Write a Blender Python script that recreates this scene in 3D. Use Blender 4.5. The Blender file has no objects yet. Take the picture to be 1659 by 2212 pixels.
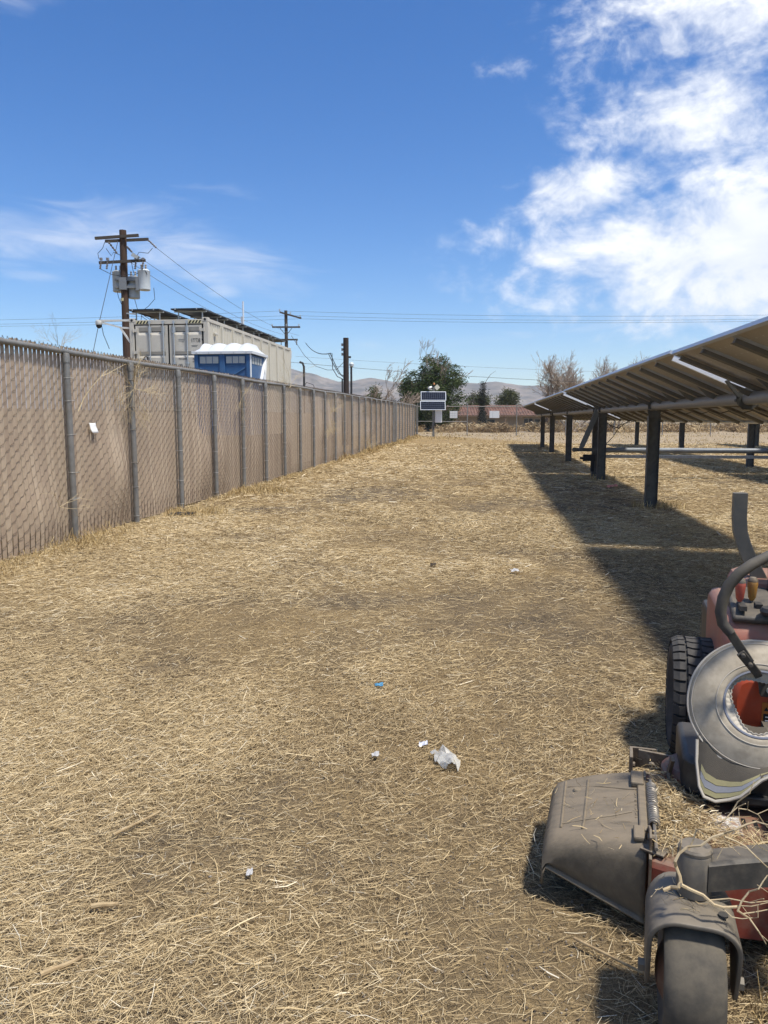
import bpy, bmesh, math, random
import numpy as np
from mathutils import Vector, Matrix, Euler

R = math.radians
scene = bpy.context.scene
col = scene.collection

# ------------------------------------------------------------------ camera
cam_d = bpy.data.cameras.new('camera'); cam = bpy.data.objects.new('camera', cam_d); col.objects.link(cam)
cam.location = (0, 0, 1.6)
cam.rotation_euler = (R(90) - math.atan(200 / 1662.0), 0, 0)
cam_d.sensor_fit = 'VERTICAL'; cam_d.sensor_height = 34.6; cam_d.lens = 34.6 * 1662.0 / 2212.0
cam_d.clip_start = 0.05; cam_d.clip_end = 12000
scene.camera = cam

# ------------------------------------------------------------------ light and exposure
SUN = Vector((0.349, -0.27, 1.0)).normalized()
ELEV = math.asin(SUN.z); AZ = math.atan2(SUN.x, SUN.y)
sun_d = bpy.data.lights.new('sun', 'SUN'); sun = bpy.data.objects.new('sun', sun_d); col.objects.link(sun)
sun_d.energy = 3.5; sun_d.angle = R(5.5); sun_d.color = (1.0, 0.945, 0.865)
sun.rotation_euler = SUN.to_track_quat('Z', 'Y').to_euler()
sun.location = (20, -15, 60)
vs = scene.view_settings
vs.view_transform = 'Standard'; vs.look = 'None'; vs.exposure = 0.68; vs.gamma = 1.0; vs.use_curve_mapping = False
scene.render.film_transparent = False
cy = scene.cycles
cy.max_bounces = 6; cy.diffuse_bounces = 3; cy.glossy_bounces = 2; cy.transmission_bounces = 3
cy.volume_bounces = 0; cy.adaptive_threshold = 0.02; cy.transparent_max_bounces = 6; cy.caustics_reflective = False; cy.caustics_refractive = False


class NT:
    """small helper to write node math"""
    def __init__(s, tree): s.t = tree; s.n = tree.nodes; s.l = tree.links
    def node(s, typ, **kw):
        n = s.n.new(typ)
        for k, v in kw.items(): setattr(n, k, v)
        return n
    def put(s, sock, v):
        if hasattr(v, 'is_output') or isinstance(v, bpy.types.NodeSocket): s.l.new(v, sock)
        elif v is not None: sock.default_value = v
    def m(s, op, a, b=None, c=None, clamp=False):
        n = s.node('ShaderNodeMath', operation=op, use_clamp=clamp)
        s.put(n.inputs[0], a); s.put(n.inputs[1], b)
        if c is not None: s.put(n.inputs[2], c)
        return n.outputs[0]
    def sm(s, v, a, b, lo=0.0, hi=1.0):
        n = s.node('ShaderNodeMapRange', interpolation_type='SMOOTHSTEP')
        s.put(n.inputs[0], v); s.put(n.inputs[1], a); s.put(n.inputs[2], b); s.put(n.inputs[3], lo); s.put(n.inputs[4], hi)
        return n.outputs[0]
    def mix(s, f, a, b, blend='MIX'):
        n = s.node('ShaderNodeMix', data_type='RGBA', blend_type=blend)
        s.put(n.inputs[0], f); s.put(n.inputs[6], a); s.put(n.inputs[7], b)
        return n.outputs[2]
    def noise(s, vec, scale, detail=4, rough=0.55, dist=0.0, lac=2.0):
        n = s.node('ShaderNodeTexNoise'); s.put(n.inputs['Vector'], vec)
        n.inputs['Scale'].default_value = scale; n.inputs['Detail'].default_value = detail
        n.inputs['Roughness'].default_value = rough; n.inputs['Distortion'].default_value = dist
        n.inputs['Lacunarity'].default_value = lac
        return n.outputs['Fac']
    def mapv(s, vec, scale=(1, 1, 1), loc=(0, 0, 0), rot=(0, 0, 0)):
        n = s.node('ShaderNodeMapping'); s.put(n.inputs[0], vec)
        n.inputs['Location'].default_value = loc; n.inputs['Rotation'].default_value = rot; n.inputs['Scale'].default_value = scale
        return n.outputs[0]


def rgb(c): return (c[0], c[1], c[2], 1.0)

# ------------------------------------------------------------------ world: sky with broken cloud to the right
world = bpy.data.worlds.new('World'); scene.world = world; world.use_nodes = True
wt = world.node_tree; wt.nodes.clear(); w = NT(wt)
sky = w.node('ShaderNodeTexSky', sky_type='NISHITA', sun_disc=False)
sky.sun_elevation = ELEV; sky.sun_rotation = AZ
sky.altitude = 900; sky.air_density = 1.0; sky.dust_density = 0.35; sky.ozone_density = 2.6
tc = w.node('ShaderNodeTexCoord'); sep = w.node('ShaderNodeSeparateXYZ'); w.l.new(tc.outputs['Generated'], sep.inputs[0])
dx, dy, dz = sep.outputs
az = w.m('ARCTAN2', dx, dy)
el = w.m('ARCSINE', dz)
cmb = w.node('ShaderNodeCombineXYZ'); w.put(cmb.inputs[0], az); w.put(cmb.inputs[1], el)
ae = cmb.outputs[0]
n_big = w.noise(w.mapv(ae, (1.0, 1.7, 1.0), rot=(0, 0, R(-18))), 9.0, 8, 0.62, 0.5)
n_fine = w.noise(w.mapv(ae, (1.0, 1.35, 1.0), (3.1, 1.7, 0), (0, 0, R(25))), 36.0, 6, 0.6, 0.3)
n_wisp = w.noise(w.mapv(ae, (1.0, 4.5, 1.0), (1.3, 0.4, 0), (0, 0, R(-8))), 7.0, 7, 0.6, 0.8)
# (azimuth, elevation, half width, half height, turn in degrees, strength)
MASS = [(0.53, 0.200, 0.31, 0.092, 2, 1.34), (0.240, 0.268, 0.10, 0.038, 10, 0.98), (0.215, 0.190, 0.115, 0.020, -22, 0.82),
        (0.375, 0.345, 0.14, 0.075, 12, 0.84), (0.45, 0.46, 0.22, 0.10, 10, 0.85), (0.28, 0.45, 0.12, 0.08, 30, 0.48), (0.95, 0.38, 0.42, 0.27, 0, 0.80),
        (0.145, 0.40, 0.040, 0.018, 0, 0.62), (0.47, 0.30, 0.14, 0.08, 0, 0.85), (1.7, 0.3, 0.5, 0.2, 0, 0.7), (-2.1, 0.35, 0.5, 0.15, 0, 0.6), (3.0, 0.5, 0.4, 0.2, 0, 0.55),
        (1.25, 0.85, 0.75, 0.36, 0, 1.0), (2.3, 0.80, 0.8, 0.35, 0, 1.0), (-2.6, 0.9, 0.7, 0.3, 0, 0.9), (0.3, 1.15, 1.2, 0.30, 0, 0.85)]  # cloud banks overhead and behind, out of view, added for whiter fill light
WISP = [(-0.235, 0.195, 0.15, 0.042, -8, 0.62), (-0.37, 0.213, 0.20, 0.050, 8, 0.60), (-0.20, 0.157, 0.03, 0.014, 0, 0.6), (-0.42, 0.165, 0.05, 0.010, 0, 0.55),
        (0.30, 0.128, 0.13, 0.020, 10, 0.52), (0.10, 0.10, 0.30, 0.012, 2, 0.38), (-0.43, 0.44, 0.09, 0.03, 0, 0.45), (0.5, 0.128, 0.12, 0.012, 0, 0.6),
        (-0.13, 0.13, 0.10, 0.010, -3, 0.42), (-0.9, 0.2, 0.3, 0.05, 0, 0.55), (-1.3, 0.4, 0.3, 0.1, 0, 0.5), (2.4, 0.2, 0.4, 0.06, 0, 0.5)]


def masses(lst):
    tot = None
    for (a, e, ra, re, tn, s) in lst:
        c_, s_ = math.cos(R(tn)), math.sin(R(tn))
        da = w.m('SUBTRACT', az, a); de = w.m('SUBTRACT', el, e)
        u = w.m('ADD', w.m('MULTIPLY', da, c_ / ra), w.m('MULTIPLY', de, s_ / ra))
        v = w.m('ADD', w.m('MULTIPLY', da, -s_ / re), w.m('MULTIPLY', de, c_ / re))
        q = w.m('ADD', w.m('MULTIPLY', u, u), w.m('MULTIPLY', v, v))
        g = w.m('MULTIPLY', w.m('EXPONENT', w.m('MULTIPLY', q, -0.8)), s)
        tot = g if tot is None else w.m('MAXIMUM', tot, g)
    return tot


m1 = masses(MASS); m2 = masses(WISP)
nb = w.m('ADD', w.m('MULTIPLY', w.m('SUBTRACT', n_big, 0.5), 1.7), w.m('MULTIPLY', w.m('SUBTRACT', n_fine, 0.5), 0.85))
d1 = w.sm(w.m('ADD', m1, w.m('MULTIPLY', nb, w.sm(m1, 0.0, 0.35))), 0.24, 1.12)
d2 = w.m('MULTIPLY', w.sm(w.m('ADD', m2, w.m('MULTIPLY', w.m('SUBTRACT', n_wisp, 0.5), 1.1)), 0.25, 1.0), 0.62)
dens = w.m('MULTIPLY', w.m('MAXIMUM', d1, d2), w.sm(el, 0.02, 0.09))
dens = w.m('MINIMUM', dens, 0.96)
skyc = w.node('ShaderNodeHueSaturation'); skyc.inputs['Hue'].default_value = 0.508; skyc.inputs['Saturation'].default_value = 1.34; skyc.inputs['Value'].default_value = 0.77
w.l.new(sky.outputs[0], skyc.inputs['Color'])
shade = w.sm(n_big, 0.35, 0.75)
cloudc = w.mix(shade, rgb((4.5, 4.75, 5.2)), rgb((5.8, 5.85, 5.95)))
final = w.mix(dens, skyc.outputs[0], cloudc)
bg = w.node('ShaderNodeBackground'); bg.inputs['Strength'].default_value = 0.132
w.l.new(final, bg.inputs['Color'])
world.cycles.sampling_method = 'MANUAL'; world.cycles.sample_map_resolution = 256
wo = w.node('ShaderNodeOutputWorld'); w.l.new(bg.outputs[0], wo.inputs['Surface'])

# ------------------------------------------------------------------ materials
MATS = {}


def mat(name, c, rough=0.7, metal=0.0, var=0.18, scale=6.0, bump=0.0, bscale=40.0, dust=None, dust_amt=0.0, c2=None, spec=0.4, stretch=(1, 1, 1), space='Object'):
    """procedural surface: colour drift, optional second colour in patches, optional settled dust, fine relief"""
    if name in MATS: return MATS[name]
    m = bpy.data.materials.new(name); m.use_nodes = True; t = NT(m.node_tree)
    b = t.n['Principled BSDF']; tcn = t.node('ShaderNodeTexCoord')
    vec = t.mapv(tcn.outputs[space], stretch)
    n1 = t.noise(vec, scale, 6, 0.6)
    base = rgb(c)
    if c2 is not None: base = t.mix(t.sm(n1, 0.40, 0.62), rgb(c), rgb(c2))
    dark = t.mix(t.noise(vec, scale * 3.7, 4, 0.6), rgb((1 - var * 1.6,) * 3), rgb((1 + var,) * 3))
    colr = t.mix(1.0, base, dark, 'MULTIPLY')
    rsock = rough
    if dust is not None:
        g = t.node('ShaderNodeNewGeometry'); s3 = t.node('ShaderNodeSeparateXYZ'); t.l.new(g.outputs['Normal'], s3.inputs[0])
        n2 = t.noise(vec, scale * 1.9, 7, 0.68)
        f = t.m('ADD', t.m('MULTIPLY', s3.outputs[2], 0.22), n2)
        f = t.m('MULTIPLY', t.sm(f, 0.35, 0.85), dust_amt)
        colr = t.mix(f, colr, rgb(dust))
    t.put(b.inputs['Base Color'], colr); t.put(b.inputs['Roughness'], rsock)
    b.inputs['Metallic'].default_value = metal; b.inputs['Specular IOR Level'].default_value = spec
    if bump:
        bn = t.node('ShaderNodeBump'); bn.inputs['Strength'].default_value = bump; bn.inputs['Distance'].default_value = 0.01
        t.l.new(t.noise(vec, bscale, 5, 0.6), bn.inputs['Height']); t.l.new(bn.outputs[0], b.inputs['Normal'])
    MATS[name] = m
    return m


def ramp_mat(name, stops, attr='tint', rough=0.85, trans=0.0):
    """colour of each blade from its own tint value"""
    m = bpy.data.materials.new(name); m.use_nodes = True; t = NT(m.node_tree); b = t.n['Principled BSDF']
    a = t.node('ShaderNodeAttribute', attribute_name=attr); r = t.node('ShaderNodeValToRGB')
    while len(r.color_ramp.elements) < len(stops): r.color_ramp.elements.new(0.5)
    for e, (p, c) in zip(r.color_ramp.elements, stops): e.position = p; e.color = rgb(c)
    t.l.new(a.outputs['Fac'], r.inputs[0]); t.l.new(r.outputs[0], b.inputs['Base Color'])
    b.inputs['Roughness'].default_value = rough; b.inputs['Specular IOR Level'].default_value = 0.2
    if trans:
        tr = t.node('ShaderNodeBsdfTranslucent'); t.l.new(r.outputs[0], tr.inputs[0]); mx = t.node('ShaderNodeMixShader')
        mx.inputs[0].default_value = trans; t.l.new(b.outputs[0], mx.inputs[1]); t.l.new(tr.outputs[0], mx.inputs[2])
        t.l.new(mx.outputs[0], t.n['Material Output'].inputs['Surface'])
    MATS[name] = m
    return m


# ------------------------------------------------------------------ mesh helpers
class MB:
    def __init__(s): s.v = []; s.f = []; s.x = None
    def add(s, vs_, fs):
        o = len(s.v)
        s.v += [tuple(s.x @ Vector(p)) for p in vs_] if s.x is not None else [tuple(p) for p in vs_]
        s.f += [tuple(i + o for i in q) for q in fs]
        return s
    def box(s, c, d, rot=None):
        hx, hy, hz = d[0] / 2, d[1] / 2, d[2] / 2
        p = [Vector((x, y, z)) for x in (-hx, hx) for y in (-hy, hy) for z in (-hz, hz)]
        if rot is not None:
            e = rot if isinstance(rot, Matrix) else Euler(rot).to_matrix()
            p = [e @ q for q in p]
        p = [q + Vector(c) for q in p]
        return s.add(p, [(0, 1, 3, 2), (4, 6, 7, 5), (0, 4, 5, 1), (2, 3, 7, 6), (0, 2, 6, 4), (1, 5, 7, 3)])
    def bar(s, a, b, wd, ht, up=(0, 0, 1)):
        a, b = Vector(a), Vector(b); d = (b - a); L = d.length; d.normalize(); u = Vector(up)
        sx = d.cross(u); sx.normalize(); u = sx.cross(d)
        m = Matrix((sx, d, u)).transposed()
        return s.box((a + b) / 2, (wd, L, ht), m)
    def tube(s, pts, r, n=8, caps=True, closed=False):
        pts = [Vector(p) for p in pts]; k = len(pts); rs = r if isinstance(r, (list, tuple)) else [r] * k
        vs_ = []; prev = None
        for i, p in enumerate(pts):
            if closed: d = pts[(i + 1) % k] - pts[i - 1]
            else: d = pts[min(i + 1, k - 1)] - pts[max(i - 1, 0)]
            d.normalize()
            if prev is None:
                u = Vector((0, 0, 1)) if abs(d.z) < 0.9 else Vector((1, 0, 0))
                u = (u - d * u.dot(d)).normalized()
            else:
                u = prev - d * prev.dot(d)
                u = u.normalized() if u.length > 1e-6 else d.orthogonal().normalized()
            prev = u; t_ = d.cross(u)
            for j in range(n):
                a = 2 * math.pi * j / n
                vs_.append(p + (u * math.cos(a) + t_ * math.sin(a)) * rs[i])
        fs = []
        for i in range(k if closed else k - 1):
            for j in range(n):
                a, b = i * n + j, i * n + (j + 1) % n; c_, d_ = ((i + 1) % k) * n + (j + 1) % n, ((i + 1) % k) * n + j
                fs.append((a, b, c_, d_))
        if caps and not closed:
            fs.append(tuple(range(n - 1, -1, -1))); fs.append(tuple((k - 1) * n + j for j in range(n)))
        return s.add(vs_, fs)
    def lathe(s, prof, n=24, axis='Z', c=(0, 0, 0), closed=False):
        vs_ = []; k = len(prof)
        for (r, h) in prof:
            for j in range(n):
                a = 2 * math.pi * j / n; x, y = r * math.cos(a), r * math.sin(a)
                p = {'Z': (x, y, h), 'X': (h, x, y), 'Y': (y, h, x)}[axis]
                vs_.append((p[0] + c[0], p[1] + c[1], p[2] + c[2]))
        fs = []
        for i in range(k if closed else k - 1):
            for j in range(n):
                i2 = (i + 1) % k
                fs.append((i * n + j, i * n + (j + 1) % n, i2 * n + (j + 1) % n, i2 * n + j))
        if not closed:
            if prof[0][0] > 1e-5: fs.append(tuple(range(n - 1, -1, -1)))
            if prof[-1][0] > 1e-5: fs.append(tuple((k - 1) * n + j for j in range(n)))
        return s.add(vs_, fs)
    def prism(s, poly, a, b, axis='X'):
        """polygon in the plane across the axis, pushed from a to b"""
        def P(q, h): return {'X': (h, q[0], q[1]), 'Y': (q[0], h, q[1]), 'Z': (q[0], q[1], h)}[axis]
        n = len(poly); vs_ = [P(q, a) for q in poly] + [P(q, b) for q in poly]
        fs = [tuple(range(n)), tuple(range(2 * n - 1, n - 1, -1))] + [(i, i + n, (i + 1) % n + n, (i + 1) % n) for i in range(n)]
        return s.add(vs_, fs)
    def grid(s, rows):
        h, w_ = len(rows), len(rows[0]); vs_ = [p for r in rows for p in r]
        return s.add(vs_, [(i * w_ + j, i * w_ + j + 1, (i + 1) * w_ + j + 1, (i + 1) * w_ + j) for i in range(h - 1) for j in range(w_ - 1)])
    def mesh(s, name, m, smooth=False):
        me = bpy.data.meshes.new(name); me.from_pydata(s.v, [], s.f)
        bm = bmesh.new(); bm.from_mesh(me); bmesh.ops.recalc_face_normals(bm, faces=bm.faces); bm.to_mesh(me); bm.free()
        if smooth:
            me.shade_smooth()
            try: me.set_sharp_from_angle(angle=R(38))
            except Exception: pass
        if m is not None: me.materials.append(m)
        return me
    def build(s, name, m, parent=None, loc=(0, 0, 0), smooth=False, bevel=0.0, solid=0.0, sub=0):
        o = link(name, s.mesh(name, m, smooth), parent, loc)
        if solid: q = o.modifiers.new('thickness', 'SOLIDIFY'); q.thickness = solid; q.offset = 0
        if bevel: q = o.modifiers.new('edge', 'BEVEL'); q.width = bevel; q.segments = 2; q.limit_method = 'ANGLE'; q.angle_limit = R(40)
        if sub: q = o.modifiers.new('sub', 'SUBSURF'); q.levels = sub; q.render_levels = sub
        return o


def link(name, data, parent=None, loc=(0, 0, 0), rot=None):
    o = bpy.data.objects.new(name, data); col.objects.link(o); o.location = loc
    if rot is not None: o.rotation_euler = rot
    if parent is not None: o.parent = parent
    return o


def thing(name, label, cat, loc=(0, 0, 0), rz=0.0, group=None):
    o = link(name, None, None, loc); o.rotation_euler = (0, 0, rz); o.empty_display_size = 0.2
    return tag(o, label, cat, group)


def tag(o, label, cat, group=None):
    o['label'] = label; o['category'] = cat
    if group: o['group'] = group
    return o


def copy_tree(o, parent=None):
    c = o.copy(); col.objects.link(c); c.parent = parent
    for ch in list(o.children): copy_tree(ch, c)
    return c


def np_mesh(name, verts, faces, m, tint=None, smooth=False):
    """fast mesh from numpy arrays: verts (n,3), faces (k,4)"""
    me = bpy.data.meshes.new(name); nv, nf = len(verts), len(faces); c_ = faces.shape[1]
    me.vertices.add(nv); me.vertices.foreach_set('co', np.ascontiguousarray(verts, dtype=np.float32).ravel())
    me.loops.add(nf * c_); me.loops.foreach_set('vertex_index', np.ascontiguousarray(faces, dtype=np.int32).ravel())
    me.polygons.add(nf); me.polygons.foreach_set('loop_start', np.arange(0, nf * c_, c_, dtype=np.int32))
    me.update(calc_edges=True); me.validate()
    if tint is not None:
        a = me.attributes.new('tint', 'FLOAT', 'POINT'); a.data.foreach_set('value', np.ascontiguousarray(tint, dtype=np.float32))
    if smooth: me.shade_smooth()
    me.materials.append(m)
    return me


def text_mesh(body, size, m, depth=0.0, name='lettering'):
    cu = bpy.data.curves.new('t', 'FONT'); cu.body = body; cu.size = size; cu.extrude = depth
    cu.align_x = 'LEFT'; cu.align_y = 'BOTTOM'
    ob = bpy.data.objects.new('t', cu); col.objects.link(ob)
    dg = bpy.context.evaluated_depsgraph_get(); me = bpy.data.meshes.new_from_object(ob.evaluated_get(dg))
    me.name = name; me.materials.clear(); me.materials.append(m)
    bpy.data.objects.remove(ob); bpy.data.curves.remove(cu)
    return me


def hash2(ix, iy, seed):
    h = (ix.astype(np.int64) * 374761393 + iy.astype(np.int64) * 668265263 + seed * 1274126177) & 0xFFFFFFFF
    h = ((h ^ (h >> 13)) * 1103515245) & 0xFFFFFFFF
    return ((h ^ (h >> 16)) & 0xFFFF) / 65535.0


def vnoise(x, y, seed=0):
    x = np.asarray(x, float); y = np.asarray(y, float); ix = np.floor(x); iy = np.floor(y); fx = x - ix; fy = y - iy
    fx = fx * fx * (3 - 2 * fx); fy = fy * fy * (3 - 2 * fy)
    a, b = hash2(ix, iy, seed), hash2(ix + 1, iy, seed); c_, d_ = hash2(ix, iy + 1, seed), hash2(ix + 1, iy + 1, seed)
    return (a * (1 - fx) + b * fx) * (1 - fy) + (c_ * (1 - fx) + d_ * fx) * fy


def fbm(x, y, seed=0, o=4):
    t_ = 0.0; a = 0.5
    for i in range(o): t_ = t_ + a * vnoise(np.asarray(x) * 2 ** i, np.asarray(y) * 2 ** i, seed + i); a *= 0.5
    return t_ / (1 - 0.5 ** o)


def gz(x, y):
    """ground height"""
    y_ = np.asarray(y, float); x_ = np.asarray(x, float)
    base = 0.0048 * np.clip(y_, -20, 75)
    near = np.clip(1.2 - y_ / 40.0, 0.0, 1.0)
    return base + near * (0.035 * (fbm(x_ * 0.45 + 7, y_ * 0.45 + 3, 5, 3) - 0.5) + 0.012 * (vnoise(x_ * 3, y_ * 3, 9) - 0.5))


def g1(x, y): return float(gz(x, y))

# ================================================================== SETTING
rng = np.random.default_rng(11)
rnd = random.Random(5)

DUST = (0.33, 0.27, 0.19)


def ground_material():
    m = bpy.data.materials.new('dry_earth'); m.use_nodes = True; t = NT(m.node_tree); b = t.n['Principled BSDF']
    g = t.node('ShaderNodeNewGeometry'); P = g.outputs['Position']; s3 = t.node('ShaderNodeSeparateXYZ'); t.l.new(P, s3.inputs[0])
    X, Y = s3.outputs[0], s3.outputs[1]
    nl = t.noise(P, 0.35, 6, 0.6, 0.4); nm = t.noise(P, 2.2, 6, 0.65); nf = t.noise(P, 26, 5, 0.7); nx = t.noise(t.mapv(P, (1, 2.5, 1)), 9, 6, 0.7)
    soil = t.mix(nm, rgb((0.080, 0.065, 0.049)), rgb((0.150, 0.122, 0.090)))
    f1 = t.noise(t.mapv(P, (9, 62, 1), rot=(0, 0, R(20))), 1.0, 4, 0.7); f2 = t.noise(t.mapv(P, (70, 10, 1), rot=(0, 0, R(-25))), 1.0, 4, 0.7); f3 = t.noise(t.mapv(P, (14, 80, 1), rot=(0, 0, R(-60))), 1.0, 3, 0.7)
    fib = t.m('MAXIMUM', f1, t.m('MAXIMUM', f2, f3))
    thatch = t.mix(nx, rgb((0.25, 0.175, 0.085)), rgb((0.56, 0.41, 0.20)))
    thatch = t.mix(t.sm(fib, 0.48, 0.72), t.mix(0.55, thatch, rgb((0.10, 0.072, 0.042))), thatch)
    cover = t.sm(t.m('ADD', t.m('MULTIPLY', nl, 0.8), t.m('MULTIPLY', nm, 0.3)), 0.36, 0.66)
    # thicker cover of cut grass further out, where single stalks run together
    far = t.sm(Y, 9.0, 30.0)
    cover = t.m('MAXIMUM', t.m('MULTIPLY', cover, 0.85), t.m('MULTIPLY', far, t.sm(nl, 0.25, 0.5, 0.55, 1.0)))
    field = t.mix(cover, soil, thatch)
    pale = t.mix(t.noise(t.mapv(P, (0.35, 1.6, 1)), 0.8, 7, 0.7), rgb((0.22, 0.165, 0.10)), rgb((0.43, 0.355, 0.255)))
    # bare track beyond the mown strip
    edge = t.m('SUBTRACT', Y, t.m('ADD', 40.0, t.m('MULTIPLY', t.sm(X, 2.0, 14.0, 1.0, 0.0), 21.0)))
    edge = t.m('ADD', edge, t.m('MULTIPLY', t.m('SUBTRACT', t.noise(P, 0.25, 5, 0.6), 0.5), 16.0))
    bare = t.sm(edge, -2.0, 3.0)
    bare = t.m('MULTIPLY', bare, t.sm(nm, 0.28, 0.55, 0.55, 1.0))
    c_ = t.mix(bare, field, pale)
    c_ = t.mix(1.0, c_, t.mix(nf, rgb((0.72, 0.72, 0.72)), rgb((1.25, 1.25, 1.25))), 'MULTIPLY')
    grit = t.noise(P, 170, 3, 0.8)
    c_ = t.mix(1.0, c_, t.mix(t.sm(grit, 0.30, 0.70), rgb((0.62, 0.62, 0.62)), rgb((1.30, 1.28, 1.24))), 'MULTIPLY')
    scrub = t.mix(t.noise(P, 0.02, 6, 0.7), rgb((0.20, 0.16, 0.105)), rgb((0.33, 0.27, 0.18)))
    c_ = t.mix(t.sm(Y, 85.0, 140.0), c_, scrub)
    t.l.new(c_, b.inputs['Base Color']); b.inputs['Roughness'].default_value = 0.95; b.inputs['Specular IOR Level'].default_value = 0.1
    bn = t.node('ShaderNodeBump'); bn.inputs['Strength'].default_value = 0.9; bn.inputs['Distance'].default_value = 0.03
    t.l.new(t.m('ADD', t.m('MULTIPLY', grit, 0.25), t.m('ADD', t.m('MULTIPLY', nf, 0.6), t.m('MULTIPLY', nx, 0.8))), bn.inputs['Height']); t.l.new(bn.outputs[0], b.inputs['Normal'])
    return m


def geo(a, b, n, p=2.2): return [a + (b - a) * (i / n) ** p for i in range(n + 1)]


xs = np.array([-x for x in geo(14, 5000, 26, 4.0)][::-1] + list(np.linspace(-13.6, 13.6, 103)) + geo(14, 5000, 26, 4.0))
ys = np.array([-400, -120, -40, -12, -5, -2] + list(np.linspace(-1, 45, 190)) + list(np.linspace(47, 100, 26)) + [110, 130, 170, 250, 400, 700, 1200, 2000, 3500, 6000])
gx, gy = np.meshgrid(xs, ys); gzv = gz(gx, gy)
V = np.stack([gx.ravel(), gy.ravel(), gzv.ravel()], 1); nx_, ny_ = len(xs), len(ys)
i0 = (np.arange(ny_ - 1)[:, None] * nx_ + np.arange(nx_ - 1)[None]).ravel()
Fq = np.stack([i0, i0 + 1, i0 + nx_ + 1, i0 + nx_], 1)
ground = link('ground', np_mesh('ground', V, Fq, ground_material(), smooth=True)); ground['kind'] = 'structure'

# raised earth yard behind the fence that carries the container and the toilet
c7, s7 = math.cos(math.atan(0.1274)), math.sin(math.atan(0.1274))
pad = MB()
pad.prism([(-9.0, 0), (-7.2, 1.72), (-2.0, 1.72), (-1.0, 0)], -17.0, -3.2, 'Y')  # added unseen bank, blocks the bright horizon line in the slat gaps
pad.prism([(-9.5, 0), (-7.5, 1.15), (-0.42, 1.15), (-0.30, 0)], -3.2, 0.2, 'Y')
pad.prism([(-10.5, 0), (-8.5, 1.80), (-2.2, 1.80), (-1.0, 0)], 0.2, 13.0, 'Y')
pad_o = pad.build('raised_yard', mat('yard_earth', (0.26, 0.21, 0.15), 0.95, var=0.3, scale=2), None, (-2.35, 21.9, 0.05)); pad_o.rotation_euler = (0, 0, -math.atan(0.1274))
pad_o['kind'] = 'structure'

# ------------------------------------------------------------------ mountains
SIL = [(-1500, 790), (-600, 770), (0, 762), (300, 768), (520, 782), (600, 790), (640, 797), (690, 811), (730, 826), (760, 822), (800, 817), (860, 826), (905, 829), (960, 834), (1000, 826), (1060, 823),
       (1120, 832), (1180, 835), (1250, 846), (1400, 848), (1700, 852), (2300, 835), (3200, 850)]


def mountains(name, depth, back, dy_px, seed, m, rough_k):
    us = np.linspace(-1500, 3200, 420); sil = np.interp(us, [p[0] for p in SIL], [p[1] for p in SIL]) + dy_px
    sil = sil + (fbm(us / 45.0, us * 0 + seed, seed, 5) - 0.5) * 9
    n = 46; rows = []
    for k in range(n):
        t_ = k / (n - 1.0); Yk = depth + back * t_
        prof = math.sin(min(t_ * 1.35, 1.0) * math.pi / 2) if t_ < 0.75 else 1.0 - (t_ - 0.75) * 1.2
        Xk = (us - 829.5) / 1662.0 * Yk
        H = (906 - sil) / 1662.0 * (depth + back * 0.72)
        gul = np.abs(fbm(Xk / 150.0, np.full_like(Xk, Yk / 150.0), seed + 3, 5) - 0.5) * 2
        z = H * prof * (1 - rough_k * (1 - gul) * np.clip(1 - t_ / 0.74, 0, 1) ** 0.7) + 0.3
        if k == 0: z = z * 0 - 3
        rows.append(np.stack([Xk, np.full_like(Xk, Yk), z], 1))
    V = np.concatenate(rows); i0 = (np.arange(n - 1)[:, None] * len(us) + np.arange(len(us) - 1)[None]).ravel()
    o = link(name, np_mesh(name, V, np.stack([i0, i0 + 1, i0 + len(us) + 1, i0 + len(us)], 1), m, smooth=True)); o['kind'] = 'structure'


mountains('desert_mountains', 2000, 900, 0, 21, mat('desert_rock', (0.26, 0.215, 0.165), 0.95, var=0.45, scale=0.011, c2=(0.115, 0.105, 0.082), space='Object'), 0.55)

# ------------------------------------------------------------------ cut straw lying on the ground
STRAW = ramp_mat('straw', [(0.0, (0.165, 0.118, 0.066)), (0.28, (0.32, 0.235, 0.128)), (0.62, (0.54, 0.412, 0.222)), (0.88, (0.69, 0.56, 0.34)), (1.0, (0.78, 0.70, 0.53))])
GRASS = ramp_mat('dry_grass', [(0.0, (0.20, 0.135, 0.062)), (0.5, (0.44, 0.315, 0.14)), (1.0, (0.62, 0.49, 0.27))])


def strips(px, py, pz, ang, pitch, roll, L, W, bend, tint, seg):
    """flat stalks: centre, heading, pitch, roll, length, width, sideways bend"""
    n = len(px)
    d = np.stack([np.cos(ang) * np.cos(pitch), np.sin(ang) * np.cos(pitch), np.sin(pitch)], 1)
    side = np.stack([-np.sin(ang), np.cos(ang), np.zeros(n)], 1); up = np.cross(d, side)
    wv = side * np.cos(roll)[:, None] + up * np.sin(roll)[:, None]
    vs_ = []
    for k in range(seg + 1):
        u = k / seg - 0.5
        c_ = np.stack([px, py, pz], 1) + d * (u * L)[:, None] + side * (bend * L * (0.25 - u * u) * 4)[:, None]
        wk = W * (1.0 - 0.35 * abs(u) * 2)
        vs_ += [c_ - wv * (wk / 2)[:, None], c_ + wv * (wk / 2)[:, None]]
    q = 2 * (seg + 1); V = np.stack(vs_, 1).reshape(-1, 3)
    b = np.arange(n)[:, None] * q; F = []
    for k in range(seg): F.append(b + np.array([[2 * k, 2 * k + 1, 2 * k + 3, 2 * k + 2]]))
    return V, np.stack(F, 1).reshape(-1, 4), np.repeat(tint, q)


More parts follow.
